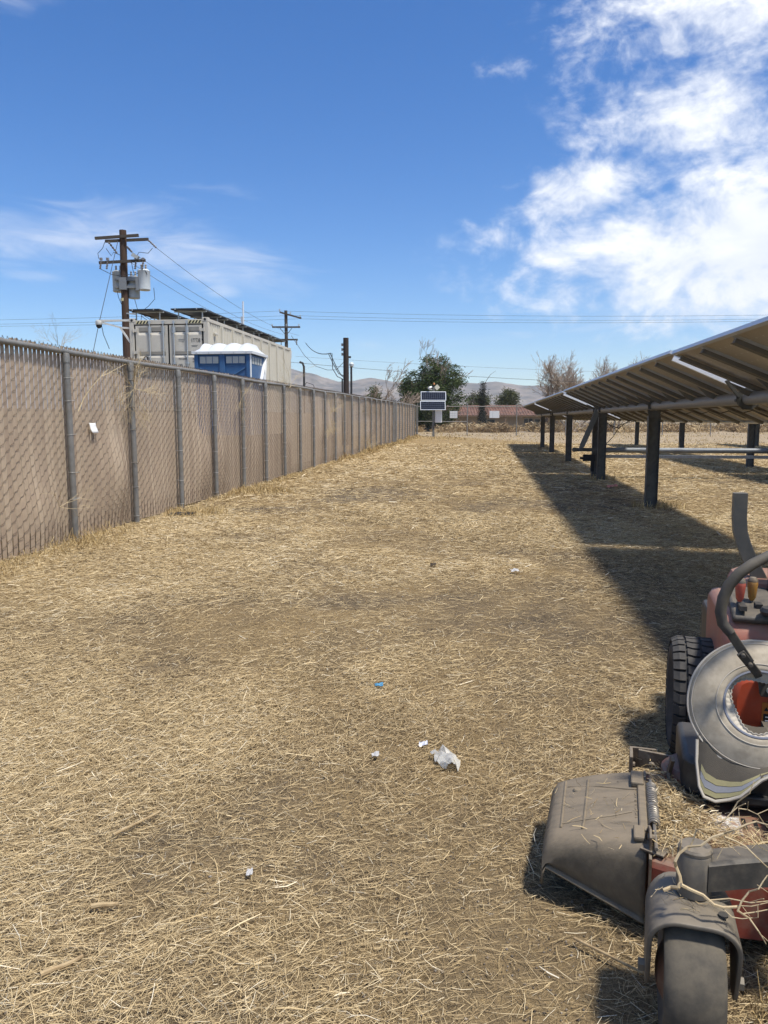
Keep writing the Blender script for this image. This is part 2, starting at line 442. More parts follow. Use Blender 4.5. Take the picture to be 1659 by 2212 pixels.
def straw_cover(x, y):
    c_ = fbm(x * 0.55 + 3, y * 0.38 + 8, 31, 4) * 0.75 + fbm(x * 2.1, y * 1.6, 47, 3) * 0.35
    c_ = c_ - 0.16 * np.exp(-((x - 0.3) / 1.6) ** 2 - ((y - 6.3) / 1.9) ** 2)
    c_ = c_ - 0.13 * np.exp(-((x + 0.9) / 0.9) ** 2 - ((y - 1.55) / 0.35) ** 2) - 0.13 * np.exp(-((x - 0.55) / 0.4) ** 2 - ((y - 1.95) / 0.35) ** 2)
    edge = np.exp(-np.clip(x - (-5.2 + 0.1274 * y), 0, 9) / 1.1)
    return np.clip((c_ - 0.325) / 0.22 + 0.7 * edge, 0.24, 1.25)


def straw_zone(y0, y1, dens, lo, hi, wmin, wk, seg, seed):
    r = np.random.default_rng(seed); xr = 0.56 * y1 + 0.5
    e0, e1 = max(1.1, y0 - 1.2), y1 + 1.2; n = int(dens * (e1 - e0) * 2 * xr); x = r.uniform(-xr, xr, n); y = r.uniform(e0, e1, n); yj = y + r.normal(0, 0.5, n)
    ok = (yj > y0) & (yj < y1) & (np.abs(x) < 0.56 * y + 0.5) & (x > -5.2 + 0.1274 * y - 0.1)
    cov = straw_cover(x, y); ok &= r.random(n) < np.clip(cov, 0, 1) * (1 - 0.5 * np.clip((y - y0) / (y1 - y0), 0, 1) * (y0 > 5))
    x, y, cov = x[ok], y[ok], cov[ok]; n = len(x)
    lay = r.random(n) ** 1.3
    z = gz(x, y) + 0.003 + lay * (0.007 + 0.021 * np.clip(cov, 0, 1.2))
    ang = r.uniform(0, 2 * np.pi, n); ang = np.where(r.random(n) < 0.22, 0.35 * r.standard_normal(n) + fbm(x * 0.4, y * 0.4, 61, 2) * 4 - 2, ang)
    L = lo + (hi - lo) * r.random(n) ** 2.0
    big = r.random(n) < 0.012; L = np.where(big, L * 1.8, L)
    W = np.maximum(wmin * (0.6 + 0.9 * r.random(n)), wk * y * (0.7 + 0.6 * r.random(n))); W = np.where(big, W * 2.3, W)
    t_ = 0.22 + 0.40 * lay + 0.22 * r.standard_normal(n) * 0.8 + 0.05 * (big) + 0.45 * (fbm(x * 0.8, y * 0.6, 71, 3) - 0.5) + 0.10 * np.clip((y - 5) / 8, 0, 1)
    t_ = np.where(r.random(n) < 0.05, r.uniform(0.85, 1.0, n), t_)
    return strips(x, y, z, ang, r.normal(0, 0.16, n), r.normal(0, 0.7, n), L, W, r.normal(0, 0.06, n), np.clip(t_, 0, 1), seg)


def join_strips(parts):
    Vs, Fs, Ts = [], [], []; o = 0
    for v_, f_, t_ in parts: Vs.append(v_); Fs.append(f_ + o); Ts.append(t_); o += len(v_)
    return np.concatenate(Vs), np.concatenate(Fs), np.concatenate(Ts)


def stuff(name, parts, m, label, cat):
    v_, f_, t_ = join_strips(parts); o = link(name, np_mesh(name, v_, f_, m, t_)); o['kind'] = 'stuff'; return tag(o, label, cat)


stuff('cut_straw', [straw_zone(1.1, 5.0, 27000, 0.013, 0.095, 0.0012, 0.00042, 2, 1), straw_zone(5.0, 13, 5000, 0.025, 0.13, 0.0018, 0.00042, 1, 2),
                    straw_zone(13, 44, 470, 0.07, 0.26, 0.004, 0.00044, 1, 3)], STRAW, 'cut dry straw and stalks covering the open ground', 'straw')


# crumbs of soil and gravel between the stalks
r_ = np.random.default_rng(55); n = 16000; y = 1.2 + 6.5 * r_.random(n) ** 1.3; x = r_.uniform(-1, 1, n) * (0.55 * y + 0.3); sz = 0.0022 + 0.006 * r_.random(n) ** 4
k = x > -5.0 + 0.1274 * y; x, y, sz = x[k], y[k], sz[k]; n = len(x)
oc = np.array([(1, 0, 0), (0, 1, 0), (-1, 0, 0), (0, -1, 0), (0, 0, 0.8), (0, 0, -0.8)]); V = np.stack([x, y, gz(x, y) + 0.002], 1)[:, None, :] + oc[None] * sz[:, None, None] * r_.uniform(0.6, 1.3, (n, 6, 1))
fo = np.array([(0, 1, 4), (1, 2, 4), (2, 3, 4), (3, 0, 4), (1, 0, 5), (2, 1, 5), (3, 2, 5), (0, 3, 5)]); Fo = (np.arange(n)[:, None, None] * 6 + fo[None]).reshape(-1, 3)
cr = link('soil_crumbs', np_mesh('soil_crumbs', V.reshape(-1, 3), Fo, ramp_mat('crumb', [(0, (0.07, 0.056, 0.042)), (0.7, (0.17, 0.14, 0.105)), (1, (0.34, 0.30, 0.25))]), np.repeat(r_.random(n), 6))); cr['kind'] = 'stuff'; tag(cr, 'crumbs of soil and small gravel between the straw', 'gravel')


def blades(x, y, h, lean, seed, w0=0.004, zoff=0.0):
    """standing dry grass"""
    r = np.random.default_rng(seed); n = len(x); hh = h * (0.45 + 0.75 * r.random(n))
    pitch = np.clip(r.normal(1.15, lean, n), 0.15, 1.55)
    return strips(x, y, gz(x, y) + zoff + 0.42 * hh * np.sin(pitch), r.uniform(0, 6.28, n), pitch, r.uniform(0, 3.1, n), hh, np.maximum(w0, 0.0006 * y) * (0.6 + 0.7 * r.random(n)), r.normal(0, 0.13, n), np.clip(r.normal(0.55, 0.25, n), 0, 1), 2)


# grass left standing along the foot of the fence, thicker at some posts
r_ = np.random.default_rng(77); n = 17000; yy = 6.5 + (60 - 6.5) * r_.random(n) ** 1.5; off = np.abs(r_.normal(0, 0.33, n))
keep = r_.random(n) < np.clip(1.9 * fbm(yy * 0.75, yy * 0, 91, 3) - 0.45, 0.10, 1); yy, off = yy[keep], off[keep]
xx = -5.2 + 0.1274 * yy + 0.07 + off
hgt = (0.10 + 0.20 * np.clip(2.2 * vnoise(yy * 0.6, yy * 0, 17) - 0.7, 0, 1)) * np.exp(-off / 0.7)
tufts = [blades(xx, yy, hgt, 0.42, 5, 0.0045)]
# tufts in the open and round the front wheel
for (cx, cy_, rad, k, h_) in [(1.15, 1.75, 0.22, 700, 0.11), (0.62, 1.52, 0.22, 350, 0.08), (1.3, 2.0, 0.2, 400, 0.10), (4.8, 13.4, 0.45, 260, 0.13), (5.5, 19.4, 0.4, 160, 0.12), (-3.05, 12.4, 0.5, 500, 0.16), (-2.4, 15.9, 0.6, 400, 0.14)]:
    a = r_.uniform(0, 6.28, k); q = rad * np.sqrt(r_.random(k)); tufts.append(blades(cx + q * np.cos(a), cy_ + q * np.sin(a), np.full(k, h_), 0.5, int(cx * 100) + 900, 0.0028))
n = 9000; x = r_.uniform(-14, 22, n); y = r_.uniform(14, 60, n); k = (x > -5.0 + 0.1274 * y) & (np.abs(x) < 0.55 * y + 1) & (r_.random(n) < np.clip(2.5 * fbm(x * 0.5, y * 0.3, 3, 3) - 0.8, 0, 1)); x, y = x[k], y[k]
tufts.append(blades(x, y, np.full(len(x), 0.07), 0.5, 41, 0.006))
n = 12000; x = r_.uniform(3, 42, n); y = r_.uniform(40, 73, n); k = (r_.random(n) < np.clip(3.2 * fbm(x * 0.45, y * 0.25, 13, 4) - 1.25, 0.02, 1)); x, y = x[k], y[k]
tufts.append(blades(x, y, np.full(len(x), 0.13), 0.6, 43, 0.02))
stuff('standing_dry_grass', tufts, GRASS, 'golden dry grass tufts along the fence foot and wheels', 'grass')

# ------------------------------------------------------------------ tumbled dry weeds beyond the end fence
BRUSH = ramp_mat('dry_brush_mat', [(0.0, (0.13, 0.090, 0.052)), (0.45, (0.31, 0.215, 0.115)), (0.8, (0.46, 0.345, 0.19)), (1.0, (0.55, 0.45, 0.29))])
parts = []; r_ = np.random.default_rng(123)
for i in range(230):
    cx = r_.uniform(1.5, 62); cyy = r_.uniform(73, 92); rad = r_.uniform(0.5, 1.5); hh = r_.uniform(0.45, 1.15) * (1.15 if cx > 16 else 0.95); k = 150
    a = r_.uniform(0, 6.28, k); q = rad * np.sqrt(r_.random(k)); zz = hh * r_.random(k) * np.sqrt(np.clip(1 - (q / rad) ** 2, 0.05, 1))
    x = cx + q * np.cos(a); y = cyy + q * np.sin(a)
    tn = np.clip(r_.normal(r_.uniform(0.2, 0.75), 0.16, k) + 0.15 * zz / hh, 0, 1)
    parts.append(strips(x, y, gz(x, y) + zz, a, r_.uniform(-0.2, 1.3, k), r_.uniform(0, 3, k), r_.uniform(0.25, 0.6, k), r_.uniform(0.03, 0.09, k), r_.normal(0, 0.2, k), tn, 2))
stuff('dry_brush', parts, BRUSH, 'band of brown tumbled weeds between the end fence and the house', 'brush')

# ================================================================== SLATTED CHAIN LINK FENCE (left)
GALV = mat('galvanised_pipe', (0.235, 0.235, 0.225), 0.55, 0.35, var=0.16, scale=5, c2=(0.20, 0.195, 0.18), dust=DUST, dust_amt=0.25, bump=0.05)
GALVL = mat('bright_galvanised', (0.34, 0.355, 0.37), 0.5, 0.2, var=0.2, scale=9, c2=(0.27, 0.285, 0.30), bump=0.05)
SLATS = [mat('slat_brown', (0.395, 0.305, 0.218), 0.6, var=0.12, scale=4, c2=(0.36, 0.275, 0.20), dust=(0.42, 0.34, 0.24), dust_amt=0.5), mat('slat_tan', (0.44, 0.345, 0.25), 0.6, var=0.12, scale=4, dust=(0.42, 0.34, 0.24), dust_amt=0.5),
         mat('slat_umber', (0.345, 0.262, 0.190), 0.6, var=0.12, scale=4, dust=(0.42, 0.34, 0.24), dust_amt=0.5)]
WIRE = mat('brown_wire', (0.085, 0.065, 0.052), 0.6, 0.2)
TIE = mat('tie_wire', (0.55, 0.55, 0.52), 0.4, 0.6)

FY0, SL = 6.2, 0.1274
FD = Vector((SL, 1, 0)).normalized()
fence = thing('slat_fence', 'long chain link fence with brown privacy slats and grey pipe posts on the left', 'fence', (-5.2 + SL * FY0, FY0, 0), math.atan2(FD.y, FD.x))
BAY = 1.757; NB = 31; FL = BAY * NB; PITCH = BAY / 20; FH = 2.40


def fzg(s): return 0.0048 * (FY0 + s * FD.y)


fr = random.Random(3)
BULGE = [[fr.uniform(-0.02, 0.03), fr.uniform(0.0, 0.11) * fr.random(), fr.uniform(0.25, 0.75), fr.uniform(0.1, 0.55)] for _ in range(NB)]
BULGE[1] = [0.01, 0.10, 0.60, 0.10]; BULGE[2] = [0.02, 0.13, 0.72, 0.30]; BULGE[4] = [0.0, 0.10, 0.75, 0.30]; BULGE[5] = [0.02, 0.09, 0.2, 0.30]; BULGE[3] = [0.0, 0.05, 0.5, 0.05]


def fdisp(s, t_):
    """how far the fabric stands off the fence line at height fraction t_ (negative is towards the yard)"""
    b = min(NB - 1, max(0, int(s / BAY))); u = s / BAY - b; a0, a1, uc, tcn = BULGE[b]
    e = math.sin(math.pi * min(1, max(0, u)))
    return -(a0 * e + a1 * math.exp(-((u - uc) / 0.26) ** 2 - ((t_ - tcn) / 0.22) ** 2) * min(1.0, 5 * (1 - t_)) * min(1, 6 * u + 0.15, 6 * (1 - u) + 0.15))


def slat_geo(mb, s, wd, top, seg, jit=0.0):
    zg = fzg(s); rows = []
    for k in range(seg + 1):
        t_ = k / seg; z = zg + 0.03 + (FH + top - 0.03) * t_
        c_ = s + jit * math.sin(t_ * 3.0); y = fdisp(c_, t_) + 0.045
        ya, yb = y + (fdisp(c_ - wd / 2, t_) - fdisp(c_, t_)), y + (fdisp(c_ + wd / 2, t_) - fdisp(c_, t_))
        rows.append([(c_ - wd / 2, ya, z), (c_, y - 0.004, z), (c_ + wd / 2, yb, z), (c_, y + 0.004, z)])
    vs_ = [p for r in rows for p in r]; fs = []
    for k in range(seg):
        for j in range(4): fs.append((k * 4 + j, k * 4 + (j + 1) % 4, (k + 1) * 4 + (j + 1) % 4, (k + 1) * 4 + j))
    fs.append((0, 1, 2, 3)); e = seg * 4; fs.append((e, e + 1, e + 2, e + 3))
    mb.add(vs_, fs)


rest = MB(); cnt = 0
for i in range(NB * 20):
    s = (i + 0.5) * PITCH; wd = fr.uniform(0.067, 0.0795); top = 0.048 + fr.uniform(-0.012, 0.012); jit = fr.uniform(-0.006, 0.006)
    if 22 <= i < 322:
        mb = MB(); slat_geo(mb, s, wd, top, 8 if i < 180 else 4, jit); mb.build('slat', SLATS[fr.choice((0, 0, 1, 1, 2))], fence, smooth=True); cnt += 1
    else: slat_geo(rest, s, wd, top, 3, jit)
ro = rest.build('slats_beyond', SLATS[0], fence); ro['kind'] = 'stuff'

# woven wire: front strokes lie over the slats, back strokes behind them
wv, wf = [], []


def stroke(a, b, r, out):
    o = len(wv); pts = [Vector(a), (Vector(a) + Vector(b)) / 2 + Vector((0, out, -0.012)), Vector(b)]
    for p in pts:
        for ang in (0.5, 2.6, 4.7): wv.append((p.x + 0.5 * r * math.cos(ang), p.y + r * math.cos(ang), p.z + r * math.sin(ang)))
    for k in range(2):
        for j in range(3): wf.append((o + k * 3 + j, o + k * 3 + (j + 1) % 3, o + k * 3 + 3 + (j + 1) % 3, o + k * 3 + 3 + j))


DZ = 0.132
for i in range(NB * 20):
    s = i * PITCH; zg = fzg(s)
    if i > 460 and i % 2: continue
    nrow = int(FH / DZ) + 1
    for k in range(nrow):
        z0 = zg + 0.02 + k * DZ + (0.5 * DZ if i % 2 else 0.0); z1 = z0 + 0.5 * DZ
        if z1 > zg + FH + 0.05: continue
        t0, t1 = (z0 - zg) / FH, (z1 - zg) / FH
        ya, yb = fdisp(s, min(1, t0)) + 0.038, fdisp(s + PITCH, min(1, t1)) + 0.038
        stroke((s, ya, z0), (s + PITCH, yb, z1), 0.0027, -0.009)
        if i < 240: stroke((s, ya + 0.012, z0), (s + PITCH, yb + 0.012, z0 - 0.5 * DZ), 0.0024, 0.012)
    # knuckles that stand over the rail
    zt = zg + FH + 0.01
    stroke((s + 0.01, 0.030, zt + 0.005), (s + 0.05, 0.028, zt + 0.055), 0.005, -0.006); stroke((s + 0.05, 0.028, zt + 0.055), (s + 0.09, 0.030, zt + 0.012), 0.005, -0.006)
wm = link('wire_mesh', np_mesh('wire_mesh', np.array(wv), np.array(wf), WIRE), fence); wm['kind'] = 'stuff'

rail = MB(); rail.tube([(s, -0.005, fzg(s) + FH - 0.012 + 0.012 * math.sin(s * 0.9)) for s in np.linspace(0, FL, 60)], 0.033, 10); rail.build('top_rail', GALV, fence, smooth=True)
pm = MB(); pm.tube([(0, 0, -0.3), (0, 0, FH - 0.055)], 0.041, 12); pm.lathe([(0.046, FH - 0.15), (0.047, FH - 0.06), (0.040, FH - 0.035), (0.02, FH - 0.03)], 12)
pmesh = pm.mesh('post', GALV, True)
tm = MB(); tm.tube([(0.043 * math.cos(a), 0.043 * math.sin(a), 0) for a in np.linspace(0, 6.0, 14)], 0.0035, 5); tm.tube([(0.043, -0.01, 0), (0.07, 0.03, 0.004)], 0.0035, 5); tmesh = tm.mesh('tie', TIE, True)
for i in range(NB + 1):
    s = i * BAY
    p = link('post', pmesh, fence, (s, -0.045, fzg(s)), (fr.uniform(-0.006, 0.006), fr.uniform(-0.008, 0.008), fr.uniform(0, 6)))
    if 1 <= i < 18:
        for h in (0.10, 0.52, 0.95, 1.36, 1.75, 2.12): link('tie', tmesh, p, (0, 0, h + fr.uniform(-0.06, 0.06)), (fr.uniform(-0.1, 0.1), fr.uniform(-0.1, 0.1), 0))
# short braces at the old gate bay
gb = 22 * BAY
for ds in (0.0, 1.45):
    m_ = MB(); m_.tube([(gb + ds, -0.05, fzg(gb) + 1.05), (gb + ds + 0.32, -0.05, fzg(gb) + 1.05)], 0.028, 8); m_.build('brace', GALV, fence, smooth=True)
for ds in (0.32, 1.20):
    m_ = MB(); m_.tube([(gb + ds, -0.05, fzg(gb) - 0.2), (gb + ds, -0.05, fzg(gb) + 2.52)], 0.045, 10); m_.build('gate_post', GALV, fence, smooth=True)


def on_fence(s, z, out=-0.06):
    return fence.matrix_world_calc @ Vector((s, out, z)) if False else Vector((-5.2 + SL * FY0, FY0, 0)) + FD * s + Vector((-FD.y, FD.x, 0)) * out + Vector((0, 0, z))


# white paper tag tied on the second bay
pap = MB(); rows = []
for k in range(5):
    t_ = k / 4; rows.append([(x_ * 0.75 * (1 + 0.1 * t_) + 0.018 * t_, -0.020 - 0.03 * t_ * t_ - 0.004 * abs(x_) * 10, 0.13 - 0.13 * t_ + (0.008 if abs(x_) > 0.08 else 0)) for x_ in (-0.105, -0.07, 0, 0.07, 0.105)])
pap.grid(rows); o = pap.build('paper_tag', mat('paper', (0.82, 0.82, 0.80), 0.6, var=0.04), None, on_fence(4.13, 1.42, 0.012), smooth=True, solid=0.002); o.rotation_euler = (0, 0, math.atan2(FD.y, FD.x))
tag(o, 'small white paper tag tied to the fence slats near the first two posts', 'tag')

# ================================================================== DRY WEED TANGLES caught on the fence
TWIG = mat('pale_twig', (0.50, 0.40, 0.235), 0.8, var=0.25, scale=30)
TWIGD = mat('grey_twig', (0.36, 0.29, 0.20), 0.85, var=0.25, scale=20)


def tangle(mb, p, d, L, r, depth, rn, wild=0.7, kids=3, n=3):
    pts = [Vector(p)]; d = Vector(d).normalized(); seg = 3
    for k in range(seg):
        d = (d + Vector((rn.uniform(-1, 1), rn.uniform(-1, 1), rn.uniform(-1, 1))) * wild * 0.33).normalized(); pts.append(pts[-1] + d * L / seg)
    mb.tube(pts, [r, r * 0.85, r * 0.7, r * 0.55], n, caps=False)
    if depth > 0:
        for k in range(kids):
            i = rn.choice((1, 2, 3)); dd = (d + Vector((rn.uniform(-1, 1), rn.uniform(-1, 1), rn.uniform(-1, 1))) * wild).normalized()
            tangle(mb, pts[i], dd, L * rn.uniform(0.5, 0.85), r * 0.62, depth - 1, rn, wild, kids, n)


def weed(s, z, L, dirs, seed, label, depth=3, r=0.006, name='dry_weed', m=None, out=-0.1, kids=3):
    rn = random.Random(seed); mb = MB()
    for d in dirs: tangle(mb, (0, 0, 0), d, L, r, depth, rn, 0.45, kids)
    o = mb.build(name, m or TWIG, None, on_fence(s, z, out)); o.rotation_euler = (0, 0, math.atan2(FD.y, FD.x)); return tag(o, label, 'weed')


weed(3 * BAY - 0.05, 2.05, 0.30, [(-0.5, -0.2, 0.8), (0.3, -0.1, 0.5), (0.1, -0.2, 1), (-0.9, -.1, 0.1), (-0.2, -0.1, -0.8), (0.5, -0.1, -0.5), (-0.8, -0.1, -0.4), (0.9, -0.1, -0.1)], 4, 'branching pale dry weed caught over the rail at the second post', 5, 0.0042, kids=3)
weed(2 * BAY + 0.10, 1.70, 0.62, [(0.55, -0.05, 0.85)], 9, 'bent straw coloured stalk leaning beside the nearest fence post', 1, 0.007, kids=2)
weed(6 * BAY - 0.2, 2.05, 0.26, [(0.5, -0.2, 0.5), (-0.5, -0.2, 0.2), (0, -0.1, -1), (0.7, -.1, -.3), (-.7, -.1, -.5)], 14, 'small dry weed tangle on the slats below the toilet', 4, 0.0035)
weed(11.3 * BAY, 1.75, 0.36, [(0.5, -0.2, 0.4), (-0.5, -0.2, 0.2), (0, -0.2, -1), (0.7, -.1, -.6), (-.6, -.1, -.7), (.1, -.2, .9)], 21, 'bushy golden dry weed hanging halfway along the fence', 5, 0.005)
weed(16.0 * BAY, 0.35, 0.34, [(0.5, -0.2, 0.6), (-0.5, -0.2, 0.5), (0, -0.3, 1), (0.7, -.3, .2), (-.6, -.3, .2)], 22, 'dry weed clump standing at the foot of the far fence', 4, 0.006)
weed(8.2 * BAY, 2.42, 0.45, [(0.6, -0.1, 0.7), (-0.4, -0.1, 0.8), (0.9, 0, 0.2), (-.8, 0, .3)], 31, 'wiry dry stems looping over the rail in front of the container end', 3, 0.005)
weed(1.75 * BAY, 0.55, 0.34, [(0.8, -0.2, -0.3), (-0.5, -0.2, 0.3), (0.6, -.2, .3)], 33, 'thin dry stems low on the slats left of the nearest post', 2, 0.003)
weed(1.85 * BAY, 2.42, 0.20, [(0.3, -0.1, 0.9), (-0.4, 0, 0.8), (0.7, 0, 0.6), (-.7, 0, .4)], 37, 'faint dry seed stems sticking up above the rail by the first post', 4, 0.0025, m=TWIGD)

# ================================================================== SOLAR TRACKER ROWS (right)
PSI = math.atan(0.13); TZ = 1.83; TILT = R(23.5)
STEEL = mat('weathered_pile', (0.115, 0.120, 0.118), 0.6, 0.35, var=0.28, scale=5, c2=(0.085, 0.088, 0.086), dust=DUST, dust_amt=0.18, bump=0.08, bscale=60)
TUBE = mat('torque_tube_zinc', (0.30, 0.285, 0.26), 0.55, 0.3, var=0.12, scale=3, dust=DUST, dust_amt=0.2)
FRAME = mat('panel_frame_alloy', (0.62, 0.64, 0.66), 0.45, 0.25, var=0.06, scale=3)
BLACK = mat('black_plastic', (0.02, 0.02, 0.022), 0.6, var=0.2)
RAILM = mat('purlin_steel', (0.20, 0.19, 0.17), 0.6, 0.3, var=0.15, scale=6)


def panel_back():
    m = bpy.data.materials.new('panel_laminate'); m.use_nodes = True; t = NT(m.node_tree); b = t.n['Principled BSDF']
    tcn = t.node('ShaderNodeTexCoord'); s3 = t.node('ShaderNodeSeparateXYZ'); t.l.new(tcn.outputs['Object'], s3.inputs[0])
    cell = 0.158

    def tri(v): return t.m('ABSOLUTE', t.m('SUBTRACT', t.m('FRACT', t.m('ADD', t.m('DIVIDE', v, cell), 0.5)), 0.5))
    a, c_ = tri(s3.outputs[0]), tri(s3.outputs[1])           # 0 on the gap between cells
    dot = t.m('LESS_THAN', t.m('ADD', a, c_), 0.085)         # clipped cell corners, light leaking through them painted as pale dots
    line = t.m('LESS_THAN', t.m('MINIMUM', a, c_), 0.010)
    n = t.noise(tcn.outputs['Object'], 1.2, 5, 0.6)
    cellc = t.mix(n, rgb((0.43, 0.38, 0.31)), rgb((0.52, 0.465, 0.385)))
    f = t.m('MAXIMUM', dot, t.m('MULTIPLY', line, 0.12))
    t.l.new(t.mix(f, cellc, rgb((0.72, 0.70, 0.65))), b.inputs['Base Color']); b.inputs['Roughness'].default_value = 0.35
    return m


def panel_front():
    m = bpy.data.materials.new('panel_glass'); m.use_nodes = True; t = NT(m.node_tree); b = t.n['Principled BSDF']
    tcn = t.node('ShaderNodeTexCoord'); s3 = t.node('ShaderNodeSeparateXYZ'); t.l.new(tcn.outputs['Object'], s3.inputs[0])
    def tri(v): return t.m('ABSOLUTE', t.m('SUBTRACT', t.m('FRACT', t.m('ADD', t.m('DIVIDE', v, 0.158), 0.5)), 0.5))
    line = t.m('LESS_THAN', t.m('MINIMUM', tri(s3.outputs[0]), tri(s3.outputs[1])), 0.035)
    t.l.new(t.mix(line, rgb((0.012, 0.014, 0.022)), rgb((0.16, 0.17, 0.20))), b.inputs['Base Color']); b.inputs['Roughness'].default_value = 0.22
    return m


PB, PF = panel_back(), panel_front()
PW, PL = 0.985, 1.96
# one module, its own frame standing round the laminate (local x across the row, y along it)
fm = MB()
for sx in (-1, 1): fm.box((sx * (PL / 2 - 0.006), 0, 0), (0.012, PW, 0.04))
for sy in (-1, 1): fm.box((0, sy * (PW / 2 - 0.006), 0), (PL - 0.024, 0.012, 0.04))
for sx in (-1, 1): fm.box((sx * (PL / 2 - 0.027), 0, -0.0185), (0.03, PW - 0.026, 0.003))
frame_me = fm.mesh('module_frame', FRAME)
lm = MB(); lm.box((0, 0, 0.012), (PL - 0.026, PW - 0.026, 0.006)); lam_me = lm.mesh('laminate', PB)
jm = MB(); jm.box((PL / 2 - 0.30, 0, -0.004), (0.26, 0.09, 0.025)); box_me = jm.mesh('junction_box', BLACK)
rm = MB(); rm.box((0, 0, -0.041), (1.80, 0.06, 0.040)); rm.box((0, 0.05, -0.0595), (1.80, 0.06, 0.003)); rm.prism([(-0.32, -0.088), (0.32, -0.088), (0.16, -0.150), (-0.16, -0.150)], -0.012, 0.012, 'Y'); rail_me = rm.mesh('purlin', RAILM)
em_ = MB(); em_.box((-0.11, 0, -0.049), (1.62, 0.008, 0.058)); em_.box((-0.11, 0.03, -0.0765), (1.62, 0.05, 0.003)); end_me = em_.mesh('end_rail', mat('end_rail_sunlit', (0.80, 0.81, 0.82), 0.5, 0.0, var=0.04))  # end purlin: sunlight on galvanised steel put into a white base colour


def pile_mesh(h0, h1, wd=0.20, dp=0.13):
    mb = MB(); z = (h0 + h1) / 2; H = h1 - h0
    mb.box((0, 0, z), (wd - 0.018, 0.008, H))
    for sx in (-1, 1): mb.box((sx * (wd / 2 - 0.0045), 0, z), (0.009, dp, H))
    for k in range(2): mb.box((0.01, -0.0055, h1 - 0.55 - 0.03 * k), (0.02, 0.003, 0.045 if k == 0 else 0.01))
    return mb


SECT = [(-0.285, 9), (8.775, 12), (20.88, 12), (32.97, 10)]


def tracker(x_icpt, posts, label, cable=True, drive=None):
    root = thing('solar_tracker', label, 'solar array', (x_icpt, 0, 0), -PSI, 'rows of tilted solar trackers')
    rot = Euler((0, TILT, 0)); nrm = rot.to_matrix() @ Vector((0, 0, 1)); cen = Vector((0, 0, TZ)) + nrm * 0.139
    for (y0, n), tw in zip(SECT, (-0.8, 0.6, -0.6, -1.4)):
        rot = Euler((0, TILT + R(tw), 0)); nrm = rot.to_matrix() @ Vector((0, 0, 1)); cen = Vector((0, 0, TZ)) + nrm * 0.139
        for k in range(n):
            y = y0 + PW / 2 + k * (PW + 0.006)
            p = link('solar_panel', frame_me, root, cen + Vector((0, y, 0)), rot)
            link('laminate', lam_me, p); link('junction_box', box_me, p)
        for k in range(n + 1):
            y = y0 + k * (PW + 0.006) + (0.006 if k == 0 else -0.16 if k == n else 0)
            link('end_rail' if k == 0 else 'purlin', end_me if k == 0 else rail_me, root, cen + nrm * 0.0 + Vector((0, y, 0)), rot)
    tb = MB(); tb.tube([(0, SECT[0][0] - 0.3, TZ), (0, 43.2, TZ)], 0.072, 20); tb.build('torque_tube', TUBE, root, smooth=True)
    for y in posts:
        zg = 0.0048 * y
        p = pile_mesh(-0.4, TZ - 0.17).build('pile', STEEL, root, (0, y, 0))
        cl = MB()
        arc = [(0.105 * math.cos(a), 0.105 * math.sin(a)) for a in np.linspace(-0.6, math.pi + 0.6, 17)]; inn = [(0.078 * math.cos(a), 0.078 * math.sin(a)) for a in np.linspace(math.pi + 0.6, -0.6, 17)]
        for a_, b_ in ((-0.05, -0.035), (0.035, 0.05)):
            for q in range(16):
                cl.prism([arc[q], arc[q + 1], inn[15 - q], inn[16 - q]], a_, b_, 'Y')
            cl.prism([(-0.105, -0.06), (-0.08, -0.075), (0.08, -0.075), (0.105, -0.06), (0.085, -0.20), (-0.085, -0.20)], a_, b_, 'Y')
        cl.build('bearing_clamp', STEEL, root, (0, y, TZ), smooth=False)
    # clamps where two sections meet
    for y in (8.70, 32.75):
        cl = MB()
        poly = [(0.13 * math.cos(a), 0.13 * math.sin(a)) for a in np.linspace(0.25, 2 * math.pi - 0.6, 9)]
        cl.prism(poly, -0.012, 0.012, 'Y'); cl.bar((-0.10, 0, 0.02), (-0.24, 0, 0.20), 0.03, 0.06, (0, 1, 0)); cl.tube([(-0.12, -0.03, -0.02), (-0.12, 0.03, -0.02)], 0.02, 8)
        cl.build('coupling_clamp', STEEL, root, (0, y, TZ))
    if cable:
        rot = Euler((0, TILT, 0)); nrm = rot.to_matrix() @ Vector((0, 0, 1)); cen = Vector((0, 0, TZ)) + nrm * 0.139
        mb = MB(); ax = rot.to_matrix() @ Vector((1, 0, 0))
        for (y0, n) in SECT[1:3] + SECT[:1]:
            pts = []
            for k in range(n * 4 + 1):
                y = y0 + k * 0.2475; sag = 0.05 * (1 - math.cos(k / 4.0 * 2 * math.pi)) / 2
                pts.append(cen + ax * 0.46 - nrm * (0.05 + sag) + Vector((0, y, 0)))
            mb.tube(pts, 0.007, 5)
        mb.build('string_cable', BLACK, root)
    return root


P1 = [0.2, 6.85, 13.48, 26.95, 33.7, 39.2]
row1 = tracker(2.92, P1 + [19.35, 20.35], 'nearest tilted solar panel row with dark steel posts beside the mower')
row2 = tracker(8.25, [6.5, 15.3, 24.1, 32.6, 42.2], 'second solar panel row seen only under the nearest row')
row3 = tracker(14.4, [16.0, 24.5, 32.8, 41.2], 'farthest solar panel row at the right edge behind the other two')

